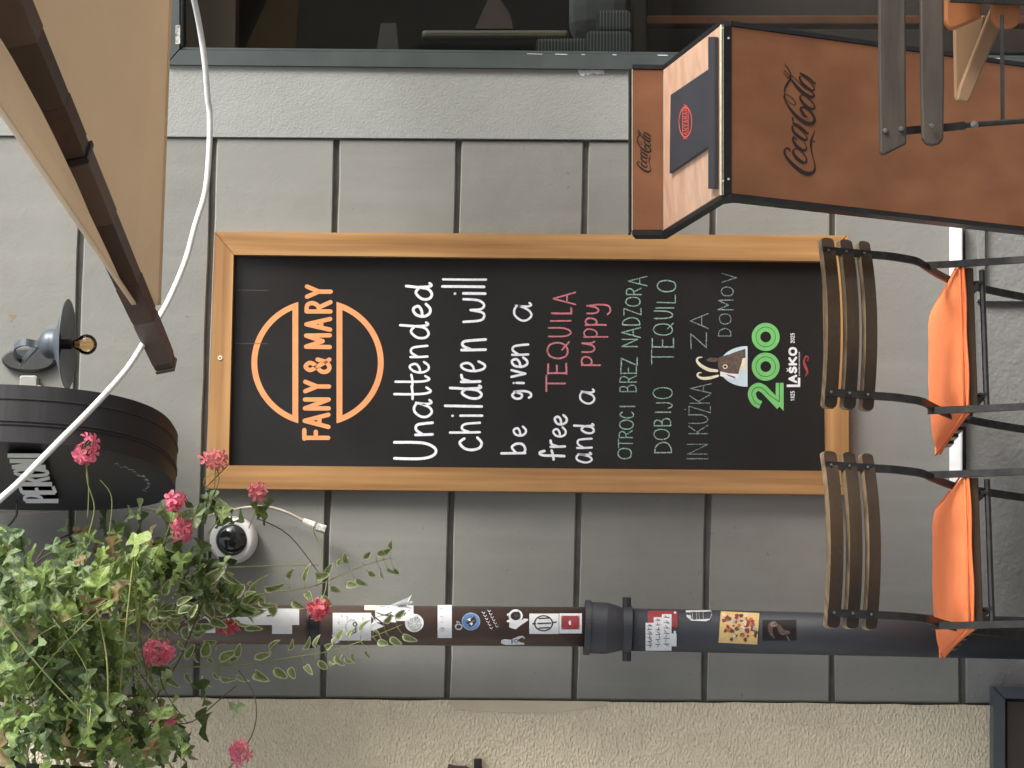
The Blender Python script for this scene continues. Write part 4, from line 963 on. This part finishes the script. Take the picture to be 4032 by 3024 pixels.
# white sleeve cable looping from the parasol
def cab(name, pts, r, m, label, cat, n=10, k=6):
    o = MB().tube(sm3([atd(*p) for p in pts], k), r, n).build(name, m, smooth=True); tag(o, label, cat); return o
cab('white_cable', [(-120, 2080, 5.25), (0, 1966, 5.28), (81, 1893, 5.32), (226, 1744, 5.4), (316, 1654, 5.48), (407, 1559, 5.58), (500, 1452, 5.7), (572, 1340, 5.84), (600, 1290, 5.93), (633, 1238, 6.0), (678, 1152, 6.06), (732, 1021, 6.1), (769, 886, 6.12), (809, 750, 6.14), (824, 588, 6.15), (826, 452, 6.15), (818, 384, 6.14), (809, 271, 6.12), (791, 136, 6.1), (764, 0, 6.05), (720, -160, 6.0), (640, -400, 5.9)], .0078, M_rope, 'thick white cable hanging in a loose arc across the wall and the glass door', 'cable', 12)
cab('tie_rope', [(572, 1338, 5.9), (560, 1290, 5.86), (545, 1240, 5.84), (526, 1200, 5.83), (516, 1185, 5.84)], .004, M_rope, 'thin white tie rope wound along the tip of the parasol rib', 'rope')
cab('tie_rope', [(575, 1335, 5.9), (590, 1375, 5.88), (606, 1412, 5.87), (612, 1422, 5.88)], .0035, M_rope, 'short white rope end fixed at the parasol rib cap', 'rope')
cab('beige_cable', [(-60, 2010, 6.46), (0, 2015, 6.46), (81, 2024, 6.46), (271, 2004, 6.46), (429, 1997, 6.46), (565, 2002, 6.45), (665, 2024, 6.45), (760, 2045, 6.45), (818, 2031, 6.45), (896, 2014, 6.45), (960, 2000, 6.46), (1021, 1995, 6.46), (1070, 1999, 6.46), (1130, 2018, 6.46), (1195, 2050, 6.46)], .0042, M_cable, 'thin beige cable sagging along the grey wall above the round lamp', 'cable')
cc = MB(); cc.tube([atd(1195, 2050, 6.45), atd(1240, 2070, 6.44), atd(1244, 2072, 6.44)], [.008, .011, .006], 8); cc.tube([atd(1246, 2075, 6.44), atd(1281, 2086, 6.44)], .0125, 6)
tag(cc.build('cable_connector', mat('flaking_white_paint', (.55, .53, .46, 1), .8, var=.4, vscale=120, bump=.8, bscale=200)), 'flaking off white cable end beside the board', 'connector')
cab('black_wire', [(66, 1975, 6.1), (66, 2020, 6.2), (55, 2045, 6.3), (30, 2072, 6.38), (0, 2086, 6.42), (-60, 2092, 6.45)], .0032, M_bcable, 'black wire hanging below the round black sign', 'wire')

# ------------------------------------------------------------------ round black sign (blade sign, letters on its left face)
ang = R(8)
nrm = Vector((-math.cos(ang), -math.sin(ang), 0))           # left face normal
dirp = Vector((math.sin(ang), -math.cos(ang), 0))            # along the face, towards the street
Rd = .435; th = .145
cf = atd(25, 1882, 6.02)
sg = thing('round_sign', cf, 'round black projecting sign with thick white raised letters, behind the flowers', 'sign')
def sell(a, r=1.0):
    c, s = math.cos(a), math.sin(a); e = 2/2.6
    return (math.copysign(abs(c)**e, c)*r, math.copysign(abs(s)**e, s)*r)
n = 180
mb = MB(); ringA = []; ringB = []
for k in range(n):
    u, v = sell(2*math.pi*k/n, Rd); ringA.append(cf+dirp*u*.97+Vector((0, 0, v)))
ringB = [p-nrm*th for p in ringA]
mb.add(ringA+ringB, [(k, k+n, (k+1) % n+n, (k+1) % n) for k in range(n)] + [tuple(range(2*n-1, n-1, -1))], 0); mb.add(ringA, [tuple(range(n))], 1)
drum = mb.build('drum', [M_drum, M_drumf], sg)
mb = MB(); 
for q in (.3, .36, .75): mb.tube([p*(1-q)+r_*q+((p-cf).normalized()*.0008) for p, r_ in zip(ringA, ringB)]+[ringA[0]*(1-q)+ringB[0]*q], .0022, 5)
mb.build('hoop', M_drum, drum)
PS = Plane(ringA[0], ringA[n//3], ringA[2*n//3])
if PS.n.dot(nrm) < 0: PS.n = -PS.n
oS = (0, 1700); sS = .2411
def ZS(x, y): return (oS[0]+x*sS, oS[1]+y*sS)
def slab(mb, pts, w, surf, top):
    P = smoothpath(pts, 4); N = len(P); L = []; Q = []
    for i, p in enumerate(P):
        a_ = P[max(i-1, 0)]; b_ = P[min(i+1, N-1)]; dx, dy = b_[0]-a_[0], b_[1]-a_[1]; l_ = math.hypot(dx, dy) or 1
        L.append((p[0]-dy/l_*w/2, p[1]+dx/l_*w/2)); Q.append((p[0]+dy/l_*w/2, p[1]-dx/l_*w/2))
    vs = [surf(x, y, top) for x, y in L]+[surf(x, y, top) for x, y in Q]+[surf(x, y, .0003) for x, y in L]+[surf(x, y, .0003) for x, y in Q]
    fs = []
    for i in range(N-1): fs += [(i, i+1, N+i+1, N+i), (i, 2*N+i, 2*N+i+1, i+1), (N+i, N+i+1, 3*N+i+1, 3*N+i)]
    fs += [(0, N, 3*N, 2*N), (N-1, 3*N-1, 4*N-1, 2*N-1)]
    mb.add(vs, fs)
for k, ch in enumerate('PERONI'):
    u0 = (k*.172 if k < 5 else .872)+.01; u1 = u0+(.135 if k < 5 else .1)
    for st in {**LET, 'P': [[(.1, 0), (.1, 1)], [(.1, 1), (.7, .97), (.95, .75), (.7, .52), (.1, .48)]]}[ch]:
        mb = MB(); pts = []
        for (a_, v_) in st:
            u_ = u0+(u1-u0)*a_; top_, bot_ = 400-325*u_, 985-305*u_; v2 = .04+.92*v_
            pts.append(ZS(bot_+(top_-bot_)*v2, 1150-815*u_))
        vertical = abs(st[0][0]-st[-1][0]) < .1
        slab(mb, pts, 17 if vertical and len(st) == 2 else 13, PS, .02+.0004*random.random())
        mb.build('raised_letter', M_letter, sg)
mb = MB(); rr = random.Random(8)
for k in range(26):
    t = k/26; x = 452+130*math.sin(t*2.2); y = 1830+110*t+rr.uniform(-6, 6); ribbon(mb, [(x, y), (x+rr.uniform(3, 12), y+rr.uniform(-4, 4))], rr.uniform(1.5, 4), PS, .001)
mb.build('peeling_mark', SG, sg)
mb = MB(); mb.bar(cf-nrm*th*.5+Vector((0, 0, Rd*.5)), Vector((cf.x-nrm.x*th*.5, .0, cf.z+Rd*.5)), .03, .01); mb.build('bracket', M_dmetal, sg)

# ------------------------------------------------------------------ wall lamp
Dl = 6.28
wl = thing('wall_lamp', atd(118, 1420, 6.5), 'blue grey enamel gooseneck wall lamp with a bare amber bulb', 'lamp')
dnv = XH.copy()                                    # down
mb = MB(); cpl = wall(118, 1420, 0); pts = []
for k in range(28):
    a = 2*math.pi*k/28; pts.append(cpl+Vector((math.cos(a)*.036, -.022, math.sin(a)*.078)))
mb.prism(pts, (0, .021, 0), inset=.006); mb.build('wall_plate', M_plate, wl)
mb = MB(); mb.tube(sm3([atd(90, 1420, 6.45), atd(60, 1400, 6.38), (atd(62, 1362, 6.3)), atd(95, 1348, 6.27), atd(135, 1354, Dl), atd(165, 1356, Dl)], 5), 1, 4, flat=(.02, .006), updir=(1, 0, 0))
mb.tube(sm3([atd(80, 1432, 6.44), atd(110, 1400, 6.36), atd(140, 1368, 6.3), atd(160, 1358, Dl)], 5), 1, 4, flat=(.018, .006), updir=(1, 0, 0)); mb.build('curled_bracket', M_shade, wl)
tcen = atd(158, 1354, Dl); k_ = Dl/F_PX
prof = [(-.006, .012), (0, .02), (.006*1, .03), (.018, .040), (.032, .0425), (.044, .0425), (.046, .046), (.05, .055), (.064, .092), (.074, .122), (.077, .1245), (.075, .120), (.064, .085), (.05, .04)]
MB().lathe(tcen, (0, 0, -1), prof, 40).build('shade', M_shade, wl, smooth=True)
bc = atd(342, 1352, Dl)
MB().lathe(tcen, (0, 0, -1), [(.05, .014), (.088, .014), (.092, .010)], 16).build('socket', M_dmetal, wl)
pr = [(.092-.0, .011)]+[(.128-.0285*math.cos(a), max(.0285*math.sin(a), .0001)) for a in [R(35+145*i/14) for i in range(15)]]
bl = MB().lathe(tcen, (0, 0, -1), pr, 28).build('bulb', M_amber, wl, smooth=True)
mb = MB()
for k in range(6):
    a = k*math.pi/3; mb.tube([tcen+Vector((.008*math.cos(a), .008*math.sin(a), -.095)), tcen+Vector((.012*math.cos(a), .012*math.sin(a), -.142))], .0008, 4)
mb.build('filament', mat('brass_filament', srgb(224, 176, 96), .4, metal=.5), bl)
jb = MB().prism([wall(x, y, .035) for x, y in [(77, 1484), (84, 1478), (138, 1478), (145, 1485), (145, 1562), (138, 1569), (84, 1569), (77, 1562)]], (0, .034, 0), inset=.003).build('junction_box', M_box); tag(jb, 'small grey plastic junction box beside the black sign', 'box')
cab('grey_wire', [(148, 1520, 6.47), (165, 1526, 6.46), (178, 1545, 6.46), (186, 1572, 6.46)], .0032, M_cable, 'short pale wire curling from the junction box', 'wire')
mr_ = mat('rust_stain', (.3, .2, .1, 1), .95, c2=(.24, .21, .16, 1), vscale=60)
mb = MB(); rr = random.Random(5)
for (x, y, q) in ((48, 1245, 9), (600, 1616, 7), (640, 760, 4)):
    for k in range(9): disc(mb, (x+rr.gauss(0, q), y+rr.gauss(0, q*.8)), rr.uniform(1.5, q*.8), rr.uniform(1.5, q*.7), wall, .0004+k*.00005+x*.0000003, n=8)
mb.build('rust_stain', mr_, hs_root, kind='stuff')

# round bulkhead lamp / camera
dl = thing('bulkhead_lamp', wall(924, 2124, .0), 'round white bulkhead fitting with dark glass, half hidden by leaves', 'lamp')
c = wall(926, 2126, .0); 
MB().lathe(c, (-.05, -1, .12), [(0, .066), (.03, .067), (.042, .062), (.046, .056), (.044, .044)], 36).build('housing', M_wplastic, dl, smooth=True)
MB().lathe(c, (-.05, -1, .12), [(.043, .046), (.055, .038), (.063, .026), (.067, .012), (.068, 0.0002)], 32).build('dark_lens', M_domeglass, dl, smooth=True)

# framed hatch low at the left, shutter catch
hf = thing('framed_hatch', at(4400, 2950, -.05), 'brown panel in a blue grey steel frame low on the beige wall', 'hatch')
hm = MB()
for q in ([(3912, 2704), (3912, 3500), (3958, 3500), (3958, 2750)], [(3912, 2704), (3958, 2750), (4700, 2762), (4700, 2712)]):
    hm.prism([wall(x, y, .06) for x, y in q], (0, .055, 0), inset=.003)
hm.build('steel_frame', M_hatchf, hf)
MB().prism([wall(x, y, .04) for x, y in [(3964, 2760), (3964, 3500), (4700, 3500), (4700, 2770)]], (0, .03, 0), inset=.003).build('panel', M_hatchp, hf)
sh = thing('shutter_catch', wall(1880, 3010, .01), 'dark iron shutter catch on the beige wall at the left edge', 'catch')
MB().prism([wall(x, y, .03) for x, y in [(1764, 3008), (1790, 3014), (1830, 3016), (1856, 3026), (1850, 3120), (1764, 3120)]], (0, .012, 0), inset=.002).build('plate', M_hatchp, sh)
MB().prism([wall(x, y, .035) for x, y in [(1866, 2987), (1897, 2987), (1898, 3110), (1864, 3110)]], (0, .02, 0), inset=.002).build('pin', M_iron, sh)

# ------------------------------------------------------------------ hanging plants
def leafmat(name, c, c2, tr=.42, rough=.5):
    m = mat(name, c, rough, c2=c2, var=.25, vscale=7, bump=.2, bscale=150, bdist=.001); translucent(m, tr)
    n = m.node_tree.nodes; l = m.node_tree.links
    return m
G1 = leafmat('geranium_leaf', (.12, .2, .045, 1), (.3, .4, .13, 1))
G2 = leafmat('geranium_leaf_blue', (.14, .22, .1, 1), (.36, .46, .24, 1))
G3 = leafmat('geranium_leaf_dark', (.05, .085, .025, 1), (.11, .16, .05, 1))
G5 = leafmat('withered_leaf', (.25, .2, .08, 1), (.34, .24, .12, 1))
G4 = leafmat('geranium_leaf_lime', (.22, .34, .08, 1), (.38, .5, .16, 1))
V1m = leafmat('vine_leaf_centre', (.16, .24, .07, 1), (.28, .36, .14, 1))
V2m = leafmat('vine_leaf_margin', (.5, .52, .3, 1), (.62, .64, .42, 1), .3)
STM = mat('plant_stem', srgb(128, 140, 78), .6, c2=srgb(150, 150, 96), vscale=20)
STD = mat('dry_stem', srgb(96, 84, 60), .7, c2=srgb(70, 66, 44), vscale=20)
P1 = leafmat('pink_petal', srgb(232, 88, 126), srgb(252, 150, 172), .3); P2 = leafmat('deep_pink_petal', srgb(212, 74, 96), srgb(236, 116, 130), .3); P3 = leafmat('salmon_petal', srgb(228, 108, 118), srgb(244, 156, 158), .3)
def lobed(seed, size):
    r = random.Random(seed); nl = 5; pts = []; 
    for k in range(21):
        t = k/20; a = -2.45+4.9*t; lob = abs(math.cos(a*nl/2/2.45*math.pi/1.0*.5*1.02)); lob = .62+.38*lob**1.3
        rad_ = size*lob*(1-.12*abs(a)/2.45)*r.uniform(.93, 1.05); pts.append((rad_*math.cos(a), rad_*math.sin(a)))
    vs = [(0, 0, 0)]; fold = r.uniform(.1, 1.1); wav = r.uniform(.08, .2)*size; ph = r.uniform(0, 6)
    mid = [(x*.55, y*.55) for x, y in pts]
    for ring, q in ((mid, .5), (pts, 1)):
        for i, (x, y) in enumerate(ring):
            z = fold*abs(y)*.5 - .35*x*x/size*q + wav*q*math.sin(i*1.35+ph); vs.append((x, y, z))
    n = len(pts); fs = [(0, 1+i, 2+i) for i in range(n-1)] + [(1+i, 1+n+i, 2+n+i, 2+i) for i in range(n-1)]
    return vs, fs
def ovate(seed, size):
    r = random.Random(seed); pts = []
    for k in range(14):
        a = 2*math.pi*k/14; x = size*(.5-.5*math.cos(a)); y = size*.33*math.sin(a)*(1.15-.35*x/size)*r.uniform(.92, 1.08); pts.append((x, y))
    vs = []; fold = r.uniform(.3, .8); bend = r.uniform(.2, .7)
    for q in (1, .72):
        for (x, y) in pts:
            X = size*.5+(x-size*.5)*(q if q == 1 else .8); Y = y*q; vs.append((X, Y, abs(Y)*fold-bend*X*X/size+.0006*(q < 1)))
    n = 14; fs = [(i, (i+1) % n, n+(i+1) % n, n+i) for i in range(n)]; c = len(vs); vs.append((size*.5, 0, -bend*size*.25)); f2 = [(n+i, n+(i+1) % n, c) for i in range(n)]
    return vs, fs, f2
LM = []
for i, m in enumerate([G1, G2, G1, G3, G2, G4, G3, G1, G2, G1, G2, G1, G2, G4, G5]):
    vs, fs = lobed(i+3, 1); mb = MB(); mb.add(vs, fs); LM.append((mb, m, mb.mesh('leaf_mesh', m, smooth=True)))
OM = []
for i in range(4):
    vs, f1, f2 = ovate(i+30, 1); mb = MB(); mb.add(vs, f1, 1); mb.f += [tuple(f) for f in f2]; mb.m += [0]*len(f2); OM.append((mb, [V1m, V2m], mb.mesh('vine_leaf_mesh', [V1m, V2m], smooth=True)))
def orient(normal, tip):
    z = normal.normalized(); x = (tip-z*tip.dot(z)).normalized(); y = z.cross(x)
    return Matrix(((x.x, y.x, z.x), (x.y, y.y, z.y), (x.z, y.z, z.z)))
def rndv(s=1): return Vector((random.gauss(0, s), random.gauss(0, s), random.gauss(0, s)))
class Plant:
    def __init__(s, root, limit): s.root = root; s.limit = limit; s.items = []
    def leaf(s, p, size, lib, normal, tip):
        s.items.append((p, size, random.choice(lib), orient(normal, tip)))
    def finish(s, camd):
        s.items.sort(key=lambda it: -(it[1]/(it[0]-CAM).length))
        s.items = s.items
        random.shuffle(s.items) if False else None
        ro = Vector(s.root.location)
        for (p, size, L, Rm) in s.items[:s.limit]:
            o = bpy.data.objects.new('leaf', L[2]); col.objects.link(o); o.parent = s.root
            M = Matrix.Translation(p-ro) @ (Rm.to_4x4()) @ Matrix.Diagonal((size, size*random.uniform(.6, 1.1), size*random.uniform(.7, 1.6), 1)); o.matrix_local = M
        rest = s.items[s.limit:]
        if rest:
            mats = []; big = MB()
            for (p, size, L, Rm) in rest:
                ms = L[1] if isinstance(L[1], list) else [L[1]]
                idx = []
                for m in ms:
                    if m not in mats: mats.append(m)
                    idx.append(mats.index(m))
                k = len(big.v); big.v += [p+Rm@(v*size) for v in L[0].v]; big.f += [tuple(i+k for i in f) for f in L[0].f]; big.m += [idx[mi] for mi in L[0].m]
            big.build('small_leaves', mats, s.root, smooth=True, kind='stuff')
gp = thing('ivy_geranium', atd(-250, 2700, 5.45), 'trailing ivy geranium with pink flower heads hanging in from the upper left', 'plant')
vp = thing('variegated_vine', atd(-200, 2500, 5.6), 'cream edged trailing vine with long thin shoots crossing the downpipe', 'plant')
GP = Plant(gp, 290); VP = Plant(vp, 230)
UPV = Vector((0, 0, 1)); TC = -FWD
anchors = []
blobs = [(60, 2330, 130, 150, 46, 5.35), (240, 2330, 150, 130, 60, 5.3), (420, 2350, 120, 130, 40, 5.45), (90, 2600, 150, 150, 66, 5.35), (290, 2600, 130, 120, 46, 5.4), (110, 2850, 170, 130, 66, 5.3),
         (330, 2860, 170, 110, 56, 5.35), (500, 2930, 150, 80, 34, 5.45), (650, 2960, 150, 60, 16, 5.6), (560, 2250, 120, 90, 32, 5.6), (740, 2200, 120, 80, 22, 5.8), (820, 2330, 100, 60, 16, 5.9),
         (330, 2130, 80, 60, 10, 5.6), (480, 2060, 120, 55, 8, 5.8), (620, 2030, 110, 50, 7, 5.8), (830, 2010, 90, 50, 9, 5.95), (980, 2020, 70, 50, 6, 6.0), (480, 2560, 90, 90, 12, 5.7), (800, 2760, 220, 90, 7, 5.9),
         (590, 2810, 120, 60, 10, 5.8), (20, 2180, 60, 60, 8, 5.5), (150, 2480, 200, 220, 60, 5.5), (380, 2640, 170, 200, 36, 5.6), (200, 2760, 230, 200, 60, 5.5), (470, 2860, 200, 110, 34, 5.6), (320, 2240, 150, 90, 22, 5.5), (-250, 2600, 180, 420, 60, 5.5)]
for (cx, cy, rx, ry, n, D) in blobs:
    for k in range(n):
        px = random.gauss(cx, rx*.6); py = random.gauss(cy, ry*.6); d = D+random.uniform(-.28, .28)
        if D > 5.75: d = min(D+random.uniform(-.1, .15), 6.35)
        p = atd(px, py, d)
        dark = random.random()
        size = random.uniform(.02, .047)*random.choice((1, 1, 1.2))
        nv = UPV*1.0+TC*random.uniform(-.1, .8)+rndv(.38); tv = Vector((random.uniform(-1, 1), random.uniform(-1, .3), random.uniform(-.9, .1)))
        lib = LM if px < 600 else LM[2:4]+LM[:2]
        if D > 5.75: lib = [LM[0], LM[3], LM[6], LM[1]]
        if D > 5.7 and random.random() < .0: continue
        GP.leaf(p, size, lib, nv, tv)
        if random.random() < .5: anchors.append(p)
# variegated leaves mixed in a darker mass
for (cx, cy, rx, ry, n, D) in [(760, 2290, 120, 70, 50, 5.95), (880, 2370, 110, 50, 34, 6.0), (600, 2400, 120, 90, 45, 5.8), (420, 2480, 150, 120, 40, 5.75), (700, 2440, 90, 40, 18, 5.95), (960, 2420, 60, 40, 10, 6.05), (200, 2480, 160, 160, 30, 5.6)]:
    for k in range(n):
        p = atd(random.gauss(cx, rx*.6), random.gauss(cy, ry*.6), D+random.uniform(-.12, .12))
        VP.leaf(p, random.uniform(.03, .048), OM, UPV*.6+TC*random.uniform(.1, .9)+rndv(.5), Vector((random.uniform(-1, 1), random.uniform(-.5, .3), random.uniform(-1, .2))))
class Stems:
    def __init__(s, m, name): s.m = m; s.name = name
    def tube(s, pts, r, n=5): MB().tube(pts, r, n).build(s.name, s.m, gp, smooth=True)
stems = Stems(STM, 'stem'); dstems = Stems(STD, 'dry_stem')
def stem(mb, pts, r0, r1, k=5):
    P_ = sm3([atd(*p) for p in pts], k); n = len(P_)
    mb.tube(P_, [r0+(r1-r0)*i/(n-1) for i in range(n)], 5)
    return P_
def vine(pts, npairs, r=.0022, sz=.034):
    P_ = stem(vst, pts, r, .001, 8); n = len(P_)
    for i in range(npairs):
        t = (i+.6)/npairs; p = P_[min(int(t*(n-1)), n-2)]; q = P_[min(int(t*(n-1))+1, n-1)]; d = (q-p).normalized()
        for s_ in (-1, 1):
            sd_ = d.cross(TC).normalized()*s_; off = sd_*random.uniform(.012, .028)+Vector((0, 0, -.006))
            vst.tube([p, p+off*.6, p+off], .0009, 4)
            dirn = (sd_*random.uniform(.2, 1)+Vector((0, 0, -random.uniform(.1, .9)))+d*random.uniform(-.2, .5))
            VP.leaf(p+off, sz*random.uniform(.9, 1.45)*(1-.3*t), OM, TC*random.uniform(.3, 1)+UPV*.5+rndv(.45), dirn)
vst = MB()
vine([(760, 2420, 5.9), (1010, 2343, 5.95), (1198, 2316, 5.98), (1285, 2290, 6.0), (1391, 2242, 6.0), (1492, 2208, 6.02), (1545, 2198, 6.02)], 13)
vine([(480, 2600, 5.85), (600, 2632, 5.88), (769, 2625, 5.92), (947, 2618, 5.95), (1130, 2591, 5.97), (1266, 2570, 5.98), (1347, 2550, 5.98), (1468, 2507, 5.98), (1584, 2459, 5.98)], 21)
vine([(500, 2480, 5.8), (700, 2520, 5.9), (800, 2560, 5.95), (880, 2640, 6.0)], 6, sz=.028)
vst.build('stem', STM, vp, smooth=True)
VP.finish(0)
# flower heads: (px, py, rx, ry, D, florets, material index, stem root)
heads = [(335, 1768, 44, 64, 5.62, 16, 0, (345, 2040)), (848, 1812, 46, 30, 5.9, 11, 2, (830, 1990)), (690, 1965, 30, 38, 5.7, 12, 0, (640, 2150)), (715, 2075, 32, 55, 5.72, 16, 0, (650, 2200)), (1022, 1936, 36, 28, 5.95, 10, 2, (980, 2080)),
         (1256, 2395, 38, 42, 5.85, 16, 1, (1285, 2290)), (625, 2562, 52, 50, 5.6, 22, 0, (600, 2340)), (645, 2825, 46, 30, 5.65, 14, 0, (560, 2640)), (945, 2962, 34, 44, 5.75, 13, 0, (860, 3100)), (455, 2212, 34, 22, 5.85, 6, 2, (400, 2350)), (900, 2468, 44, 18, 6.1, 9, 1, (860, 2380))]
fm = []
for mi, m in enumerate((P1, P2, P3)):
    mb = MB()
    for k in range(5):
        a = k*2*math.pi/5+.2; ca, sa = math.cos(a), math.sin(a)
        pts = [(0, 0, 0), (.35, -.16, .14), (.75, -.27, .2), (1.0, -.12, .12), (1.0, .12, .12), (.75, .27, .2), (.35, .16, .14), (.6, 0, .1)]
        vs = [(x*ca-y*sa, x*sa+y*ca, z) for x, y, z in pts]; mb.add(vs, [(0, 1, 7), (1, 2, 7), (2, 3, 7), (3, 4, 7), (4, 5, 7), (5, 6, 7), (6, 0, 7)])
    fm.append(mb.mesh('floret_mesh', m, smooth=True))
ro = Vector(gp.location)
for (px, py, rx, ry, D, n, mi, rt) in heads:
    c = atd(px, py, D); k_ = D/F_PX
    hm_ = MB(); P_ = sm3([atd(rt[0], rt[1], D+.05), atd((px*.4+rt[0]*.6)+8, (py*.4+rt[1]*.6)-10, D+.03), c], 6); hm_.tube(P_, .0014, 5)
    pts = []
    for k in range(n):
        while True:
            u = Vector((random.uniform(-1, 1), random.uniform(-1, 1), random.uniform(-1, 1)))
            if .45 < u.length < 1: break
        p = c+XH*(u.x*rx*k_)+YH*(u.y*ry*k_)-FWD*(u.z*min(rx, ry)*k_); pts.append((p, u)); hm_.tube([c, (c+p)/2+Vector((0, 0, .003)), p], .0006, 4)
    head = hm_.build('flower_head', STM, gp, smooth=True)
    for p, u in pts:
        o = bpy.data.objects.new('floret', fm[mi]); col.objects.link(o); o.parent = head
        out = (XH*u.x+YH*u.y-FWD*(u.z+.5)).normalized(); 
        o.matrix_local = Matrix.Translation(p-ro) @ orient(out+rndv(.25), rndv(1)).to_4x4() @ Matrix.Scale(random.uniform(.016, .023), 4)
# stems through the geranium
for k in range(95):
    a = random.choice(anchors); b = random.choice(anchors)
    if (a-b).length > .5: continue
    m = (a+b)/2+Vector((0, 0, random.uniform(-.06, .03)))+rndv(.015)
    (stems if random.random() < .6 else dstems).tube(sm3([a, m, b], 6), random.uniform(.001, .0024), 5)
for pts in [[(640, 2150, 5.75), (800, 2000, 5.85), (860, 1900, 5.88), (850, 1830, 5.9)], [(345, 2120, 5.65), (372, 2000, 5.64), (345, 1900, 5.63), (338, 1800, 5.62)], [(430, 2110, 5.7), (440, 1960, 5.7), (395, 1890, 5.7)], [(820, 2100, 5.95), (880, 2000, 5.95), (800, 1900, 5.93), (870, 1850, 5.93)],
            [(1010, 2040, 6.0), (1140, 2110, 6.02), (1280, 2290, 6.0)], [(900, 2235, 6.0), (1050, 2229, 6.0), (1255, 2225, 6.02)], [(1230, 2080, 6.1), (1260, 2160, 6.1), (1275, 2280, 6.05)], [(560, 2440, 5.7), (620, 2520, 5.62), (640, 2700, 5.62), (740, 2850, 5.7)],
            [(480, 2480, 5.7), (520, 2600, 5.65), (600, 2720, 5.65), (650, 2800, 5.65)], [(300, 2600, 5.4), (400, 2500, 5.45), (500, 2430, 5.5)], [(860, 3080, 5.8), (990, 2900, 5.8), (1005, 2750, 5.85), (940, 2640, 5.9)], [(650, 2850, 5.7), (760, 2840, 5.75), (870, 2750, 5.85), (930, 2700, 5.9)]]:
    stem(stems if random.random() < .6 else dstems, pts, .0019, .0012)
GP.finish(0)
pl = thing('planter_trough', atd(-300, 2850, 5.62), 'dark brown planter trough half buried in leaves at the upper left', 'planter')
MB().prism([atd(x, y, 5.62) for x, y in [(-420, 2100), (-80, 2100), (-80, 3300), (-420, 3300)]], (0, .2, 0), inset=.006).build('trough', M_soil, pl)
MB().prism([atd(x, y, 5.3) for x, y in [(-300, 2965), (40, 2975), (60, 3014), (900, 3060), (900, 3120), (-300, 3120)]], FWD*.04, inset=.003).build('bracket', M_dmetal, pl)
